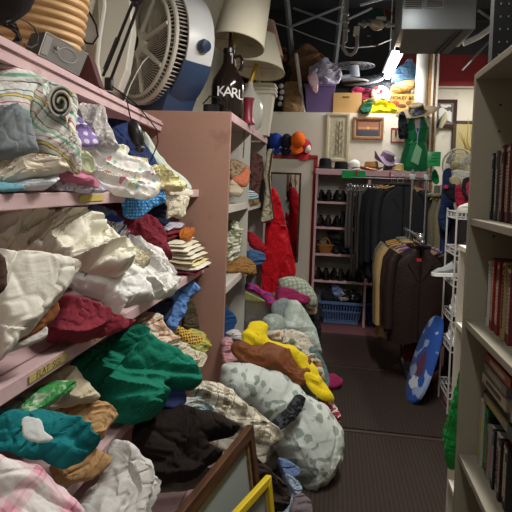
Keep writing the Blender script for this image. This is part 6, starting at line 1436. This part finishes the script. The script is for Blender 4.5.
# clothes and bags behind the wire rack
tb2 = MB().box((1.42, 4.42, .69), (.78, .62, 1.38), bev=.01)
single('dark_cabinet', tb2, M('#2b272a'), 'dark tall cabinet behind the wire rack with bags on top', 'cabinet')
g4 = 'bags and clothes piled behind the wire rack'
for lab, nm, cat, poly, Y, c, sd in (
        ('dark blue denim jacket standing up left of the black and red bag', 'denim_jacket', 'jacket', [(443, 172), (447, 168), (451, 170), (452, 184), (454, 200), (450, 224), (444, 232), (438, 220), (441, 200), (442, 184)], 4.7, '#1c2a50', 330),
        ('black panel of the black and red backpack', 'backpack', 'backpack', [(444, 186), (454, 184), (460, 190), (458, 202), (450, 200), (444, 192)], 4.35, '#15121a', 331),
        ('dark red panel bag behind the white sneaker', 'red_bag', 'bag', [(456, 186), (460, 186), (465, 196), (466, 206), (458, 209), (455, 198)], 4.25, '#8a1830', 332),
        ('black and red rucksack tight against the cream bookcase', 'rucksack', 'rucksack', [(463, 180), (470, 177), (476, 180), (476, 200), (468, 202), (462, 192)], 4.2, '#26161d', 333),
        ('red side pocket of the rucksack by the bookcase', 'red_pouch', 'pouch', [(467, 184), (474, 181), (476, 190), (474, 198), (468, 197)], 4.08, '#96203a', 334),
        ('white crumpled plastic wrap behind the bags', 'plastic_wrap', 'wrap', [(452, 172), (460, 170), (468, 172), (474, 170), (476, 178), (466, 181), (460, 186), (454, 184)], 4.8, '#bdbcb4', 335),
        ('beige cloth tucked between the denim jacket and the bags', 'beige_cloth', 'cloth', [(450, 178), (456, 176), (461, 181), (458, 187), (451, 185)], 4.6, '#a79b80', 336)):
    cloth(nm, lab, cat, poly, ('Y', Y), F(c), g4, n=(-.1, -.95, .2), T=.04, back=.12, fold=.010, size=.07, seed=sd)
link('panel_logo', MB().ell(pY(446, 187, 4.30), (.02, .004, .015)), M('#a52a5a'), bpy.data.objects['backpack'])

# wire rack with shoes
W0, W1 = pZ(447, 415, 0), None
wx0, wy0 = .838, 3.66; wx1, wy1 = 1.16, 3.36
WZ = pY(446, 209, wy0).z
t = thing('wire_rack', 'white wire shoe rack standing in front of the hanging clothes', 'rack', ((wx0+wx1)/2, 3.6, 0))
WM = M('#aeadaa', 'gloss', rough=.4)
wy0, wy1 = 3.66, 3.96
for x in (wx0, wx1):
    for y in (wy0, wy1): link('post', MB().tube([(x, y, 0.001), (x, y, WZ)], .0065, 8), WM, t)
tiers = [WZ-.02] + [pY(452, yy, wy0).z for yy in (249, 280, 316, 346, 393)]
for z in tiers:
    mb = MB()
    for dz in (0, -.045):
        mb.tube([(wx0, wy0, z+dz), (wx1, wy0, z+dz), (wx1, wy1, z+dz), (wx0, wy1, z+dz), (wx0, wy0, z+dz)], .005, 6)
    for k in range(1, 12):
        x = wx0+(wx1-wx0)*k/12; mb.tube([(x, wy0, z-.045), (x, wy0, z), (x, wy1, z), (x, wy1, z-.045)], .003, 5)
    for k in range(1, 6):
        y = wy0+(wy1-wy0)*k/6; mb.tube([(wx0, y, z-.045), (wx0, y, z)], .003, 5)
    link('wire_shelf', mb, WM, t)
gs = 'shoes on the white wire rack'
shoe('sneaker', 'white sneaker with a blue stripe on top of the wire rack', (wx0+.17, wy0+.06, WZ+.0-.013), -pi/2-.15, '#cfcdc8', '#b9b7b2', .30, .0, gs)
for (z, x, c, lab) in ((tiers[2], wx0+.0, '#8d8f92', 'grey sneaker jutting out of the left of the third wire shelf'),
        (tiers[3], wx0+.06, '#d0d0d0', 'white sneaker on the fourth wire shelf'), (tiers[3], wx0+.19, '#c2c2c4', 'white sneaker behind the first one on the fourth wire shelf'),
        (tiers[4], wx0+.05, '#d6d6d6', 'bright white sneaker on the fifth wire shelf'), (tiers[4], wx0+.18, '#bfc0c2', 'pale sneaker at the back of the fifth wire shelf'),
        (tiers[1], wx0+.14, '#1d1c1e', 'black shoe on the second wire shelf'), (tiers[5], wx0+.12, '#201e1f', 'black shoe on the bottom wire shelf')):
    shoe('sneaker', lab, (x, wy0+.13, z+.006), -.1 if x > wx0 else -pi/2+.3, c, '#d9d9d9' if c > '#5' else '#222222', .26, .0, gs)

# boogie board leaning on the rack
a0 = pZ(411, 403, 0); tp_ = pY(438, 316, 4.02)
t = thing('body_board', 'blue, white and maroon printed body board leaning in front of the jackets', 'body board', a0)
ax_ = (tp_-a0); L_ = ax_.length; ax_.normalize()
nb_ = (V(0, 0, EYE)-a0); sd_ = ax_.cross(nb_).normalized(); sd_ = (sd_*1+V(0, .0, 0)).normalized()
# turn the board so that it is seen obliquely
ang_ = radians(64); fr_ = sd_.cross(ax_).normalized(); sd2 = (sd_*cos(ang_)+fr_*sin(ang_)).normalized(); n2 = ax_.cross(sd2).normalized()
out = []
for k in range(40):
    a = 2*pi*k/40; x = cos(a); y = sin(a)
    out.append((.165*(abs(x)**.75)*(1 if x > 0 else -1)*(1-.12*(y > 0)*y), L_/2+L_/2*(abs(y)**.85)*(1 if y > 0 else -1)))
def bpnt(u, v, d=0): return a0+ax_*v+sd2*(u+.0)+n2*d
mb = MB().loft([[bpnt(u*.93, L_/2+(v-L_/2)*.97, -.018) for u, v in out], [bpnt(u, v, -.010) for u, v in out], [bpnt(u, v, .010) for u, v in out], [bpnt(u*.93, L_/2+(v-L_/2)*.97, .018) for u, v in out]])
mb.uv = [(0, 0)]*len(mb.v)
mb.uv = [((v-a0).dot(sd2), (v-a0).dot(ax_)) for v in mb.v]
link('board', mb, M('#2c509a', 'floral', uv=True, c2='#8fa3c8', sc=7, thr=.66, rough=.35, bump=.05), t)
sg = 1 if n2.dot(V(0, 0, EYE)-a0) > 0 else -1
link('maroon_print', MB().loft([[bpnt(.01+.06*cos(k*2*pi/14)*(1+.3*sin(3*k)), L_*.42+.10*sin(k*2*pi/14)*(1+.2*cos(2*k)), sg*.0185) for k in range(14)], [bpnt(.01+.06*cos(k*2*pi/14)*(1+.3*sin(3*k)), L_*.42+.10*sin(k*2*pi/14)*(1+.2*cos(2*k)), sg*.0195) for k in range(14)]]), M('#5c3a50'), t, smooth=False)
link('white_print', MB().loft([[bpnt(-.02+.07*cos(k*2*pi/14)*(1+.3*sin(4*k)), L_*.22+.05*sin(k*2*pi/14), sg*.0185) for k in range(14)], [bpnt(-.02+.07*cos(k*2*pi/14)*(1+.3*sin(4*k)), L_*.22+.05*sin(k*2*pi/14), sg*.0195) for k in range(14)]]), M('#c6cdd8'), t, smooth=False)
# floor clutter beneath the racks
cloth('red_cloth', 'dark red cloth on the floor beneath the jackets', 'cloth', [(404, 346), (414, 342), (422, 346), (420, 358), (410, 362), (402, 356)], ('Y', 4.4), F('#5c1418'), n=(0, -.7, .7), T=.04, back=.10, fold=.02, size=.06, seed=340)
cloth('black_bag', 'black bag slumped on the floor under the brown jackets', 'bag', [(420, 338), (432, 334), (440, 344), (440, 366), (430, 372), (418, 360)], ('Y', 4.35), F('#141215'), n=(0, -.8, .5), T=.06, back=.14, fold=.02, size=.08, seed=341)
# green nylon bag hanging at the white bookcase
t = thing('nylon_bag', 'green nylon shopping bag hanging on the side of the white bookcase near the floor', 'bag', pX(455, 460, .47))
cloth('body', '', '', [(462, 368), (458, 380), (453, 398), (448, 416), (445, 434), (449, 450), (453, 467), (459, 467), (461, 440), (463, 412), (464, 390)], ('X', .47), F('#177a34', rough=.45), parent=t, n=(-.75, -.65, .0), T=.03, back=.02, fold=.010, size=.08, ang=80, seed=342, wav=.01)
cloth('blue_side', '', '', [(463, 366), (466, 368), (465, 382), (461, 390), (460, 380)], ('X', .46), F('#23308a', rough=.45), parent=t, n=(-.75, -.65, .0), T=.015, back=.01, fold=.003, seed=343, wav=0)
link('handle', MB().tube([pX(462, 374, .47), pX(462, 362, .475), pX(463, 354, .49)], .006, 6), M('#177a34'), t)
single('dark_bottle', MB().lathe([(.02, 0), (.024, .02), (.014, .05), (.018, .07), (.012, .095), (.002, .10)], (.53, 1.80, 1.340), 16), M('#3a3634'), 'small dark bottle on top of the low white bookcase', 'bottle')
single('grey_jar', MB().lathe([(.022, 0), (.022, .04), (.010, .055), (.010, .07)], (.52, 1.90, 1.340), 16), M('#55585c'), 'small grey jar beside the dark bottle on the low white bookcase', 'jar')

# ================================================================ DISCS AND TAPES IN THE CREAM BOOKCASE
def disc(lab, x, y, z, th, h, d, c, tc=None, lean=0, group='', flat=False, name='dvd_case', cat='dvd'):
    t = thing(name, lab, cat, (x, y, z), group, rot=(lean, 0, 0), local=True)
    if flat:
        link('case', MB().box((d/2, 0, th/2), (d, h, th), bev=.0012), M(c, rough=.4, var=.2), t, smooth=False)
        link('title', MB().box((-.0003, 0, th/2), (.0008, h*.6, th*.4)), M(tc or '#8d8a84'), t, smooth=False)
        return t
    link('case', MB().box((d/2, 0, h/2), (d, th, h), bev=.0012), M(c, rough=.45, var=.3), t, smooth=False)
    mb = MB(); r_ = random.Random(int(y*1e4)); z_ = h*.14; top = h*(.72 if r_.random() > .3 else .86)
    while z_ < top:
        l_ = r_.uniform(.004, .009); mb.box((-.0004, 0, z_+l_/2), (.0006, th*r_.uniform(.35, .6), l_)); z_ += l_+.0025
    if r_.random() > .5: mb.box((-.0004, 0, h*.93), (.0006, th*.7, h*.05))
    link('title', mb, M(tc or '#8d8a84'), t, smooth=False)
    return t
X0 = BX+.045
ordw = ['first', 'second', 'third', 'fourth', 'fifth', 'sixth', 'seventh', 'eighth', 'ninth', 'tenth', 'eleventh', 'twelfth', 'thirteenth', 'fourteenth', 'fifteenth', 'sixteenth', 'seventeenth', 'eighteenth', 'nineteenth', 'twentieth', 'twenty-first', 'twenty-second']
def row(z, y, specs, rn, h0, d=.14, x=X0):
    for i, (c, tc, th, dh, cname) in enumerate(specs):
        disc(f'{cname} disc case, {rn} shelf, {ordw[i]} from the far end', x+.003*((i*5) % 3), y-th/2, z, th, h0+dh, d, c, tc, group=f'disc cases on the {rn} shelf of the cream bookcase')
        y -= th+.0008
row(1.475, 1.515, [('#1c1b1f', '#9a9790', .013, -.01, 'black'), ('#8b8780', '#3a3836', .013, -.008, 'grey'), ('#6f6a62', '#c9c4bb', .012, -.004, 'grey-brown'), ('#3a3238', '#a9a59c', .012, -.006, 'dark'), ('#a39e94', '#3c2a2a', .016, .0, 'pale grey with a red top'),
     ('#4a3a34', '#b5a595', .015, .004, 'dark red'), ('#2a1517', '#9c7a70', .015, .006, 'maroon'), ('#381a1c', '#a08a80', .015, .006, 'brownish red'), ('#221518', '#8a6a5f', .014, .004, 'black-red'), ('#47201f', '#b09a8c', .015, .006, 'russet'), ('#2b2022', '#8f8880', .015, .004, 'dark brown'), ('#1f1d20', '#a5a29a', .015, .002, 'black glossy'), ('#503028', '#b59c8a', .015, .004, 'rust brown'), ('#1b1b1f', '#8d8a84', .015, .003, 'jet black')], 'second', .195)
single('red_label', MB().box((X0+.006, 1.515-.0655, 1.475+.183), (.001, .013, .018)), M('#a03038'), 'little red label at the top of the pale grey disc case', 'label', smooth=False) if False else None
row(1.179, 1.50, [('#b3b2aa', '#4a5a52', .010, -.01, 'thin white'), ('#17343c', '#8fa5a5', .014, .0, 'teal black'), ('#1f2a2c', '#b99a5a', .013, .002, 'dark with gold title'), ('#7a2024', '#c9a9a0', .014, .0, 'red'), ('#3c3a26', '#9aa57a', .012, -.004, 'olive'),
     ('#5a4a3e', '#c9bba8', .016, -.002, 'mid brown'), ('#6a1e20', '#c5a59a', .014, .0, 'crimson'), ('#2a1c1c', '#8d7a70', .014, -.003, 'dark chocolate'), ('#a48a5e', '#4c3a26', .014, .0, 'tan yellow'), ('#8f7a54', '#3f3020', .013, .004, 'mustard'), ('#33201f', '#a58f80', .015, .0, 'umber'), ('#232126', '#908c86', .014, .0, 'graphite'), ('#5a2826', '#b7a090', .014, .003, 'brick red')], 'third', .192)
single('large_book', MB().box((X0+.17, 1.545-.02, 1.179+.118), (.16, .018, .235), bev=.002), M('#3a1f20', rough=.5), 'tall dark red book standing against the end panel behind the third shelf discs', 'book', smooth=False)
row(.786, 1.51, [('#9c9b94', '#b3a02a', .026, .03, 'white and yellow'), ('#0f5a2a', '#3a8a4a', .032, .02, 'thick bright green'), ('#14181a', '#6b6d6a', .014, .0, 'black'), ('#7d7f7e', '#8a3030', .018, -.01, 'grey with red title'), ('#8a8c8a', '#c06a30', .014, -.006, 'silver grey with orange foot'),
     ('#223038', '#9aa5a5', .016, -.008, 'slate'), ('#1a1a1c', '#8d8a84', .012, -.008, 'narrow black'), ('#a5a096', '#5a3030', .016, .0, 'bone white'), ('#97938a', '#6a2a2a', .016, .0, 'off-white'), ('#1f1c1d', '#9c9890', .018, -.002, 'ink black'), ('#5a2523', '#b9a293', .018, .0, 'red-brown'), ('#2a2528', '#a29c94', .018, .0, 'dusky')], 'fourth', .155)
zt = .786+.19
for i, (c, tc, th, h, dd, lab, dy, dx) in enumerate((('#6b6650', '#a08a4a', .020, .20, .13, 'lowest dark tan tape case lying on the upright cases of the fourth shelf', .02, -.0), ('#3b3634', '#8d8a84', .026, .22, .14, 'dark tape case second from the bottom of the flat pile', .0, .012), ('#a19d92', '#55504a', .028, .20, .12, 'cream white tape case in the middle of the flat pile', .01, -.004), ('#6d6a68', '#a5a29c', .026, .19, .12, 'grey tape case above the cream white one', .0, .0), ('#7a3026', '#b0a090', .026, .20, .12, 'red picture tape case on top of the flat pile', .01, .003))):
    disc(lab, X0+dx, 1.40-dy, zt+.0005, th, h, dd, c, tc, flat=True, group='tape cases lying flat in the cream bookcase', name='tape_case', cat='tape'); zt += th+.001
z2 = .786+.168
for i, (c, tc, lab) in enumerate((('#141315', '#55524e', 'black tape case lying nearer the camera on the fourth shelf cases'), ('#9c988c', '#3c3834', 'pale case lettered in capitals lying on the near flat pile'), ('#1c1a1c', '#6a6660', 'black case on top of the near flat pile'))):
    o = disc(lab, X0-.004+.006*i, 1.175, z2+.02+.036*i, .034, .20, .13, c, tc, flat=True, group='tape cases lying flat in the cream bookcase', name='tape_case', cat='tape')
    if i == 1: textmesh('lettering', 'MINI LIZ', .022, M('#3a3632'), (-.0012, 0, .017), Matrix(((0, 0, -1), (-1, 0, 0), (0, 1, 0))), o, depth=.0004)
row(.101, 1.50, [('#6a3a2a', '#b09a80', .03, .0, 'brown'), ('#55504a', '#a5a29c', .03, .01, 'grey'), ('#3a2a28', '#a08a7a', .03, .0, 'dark brown'), ('#7a6a50', '#3c3020', .03, .0, 'tan'), ('#2a2a30', '#8d8a90', .03, .0, 'navy')], 'bottom', .20)

for o in bpy.data.objects:
    if '_local' in o.keys(): del o['_local']
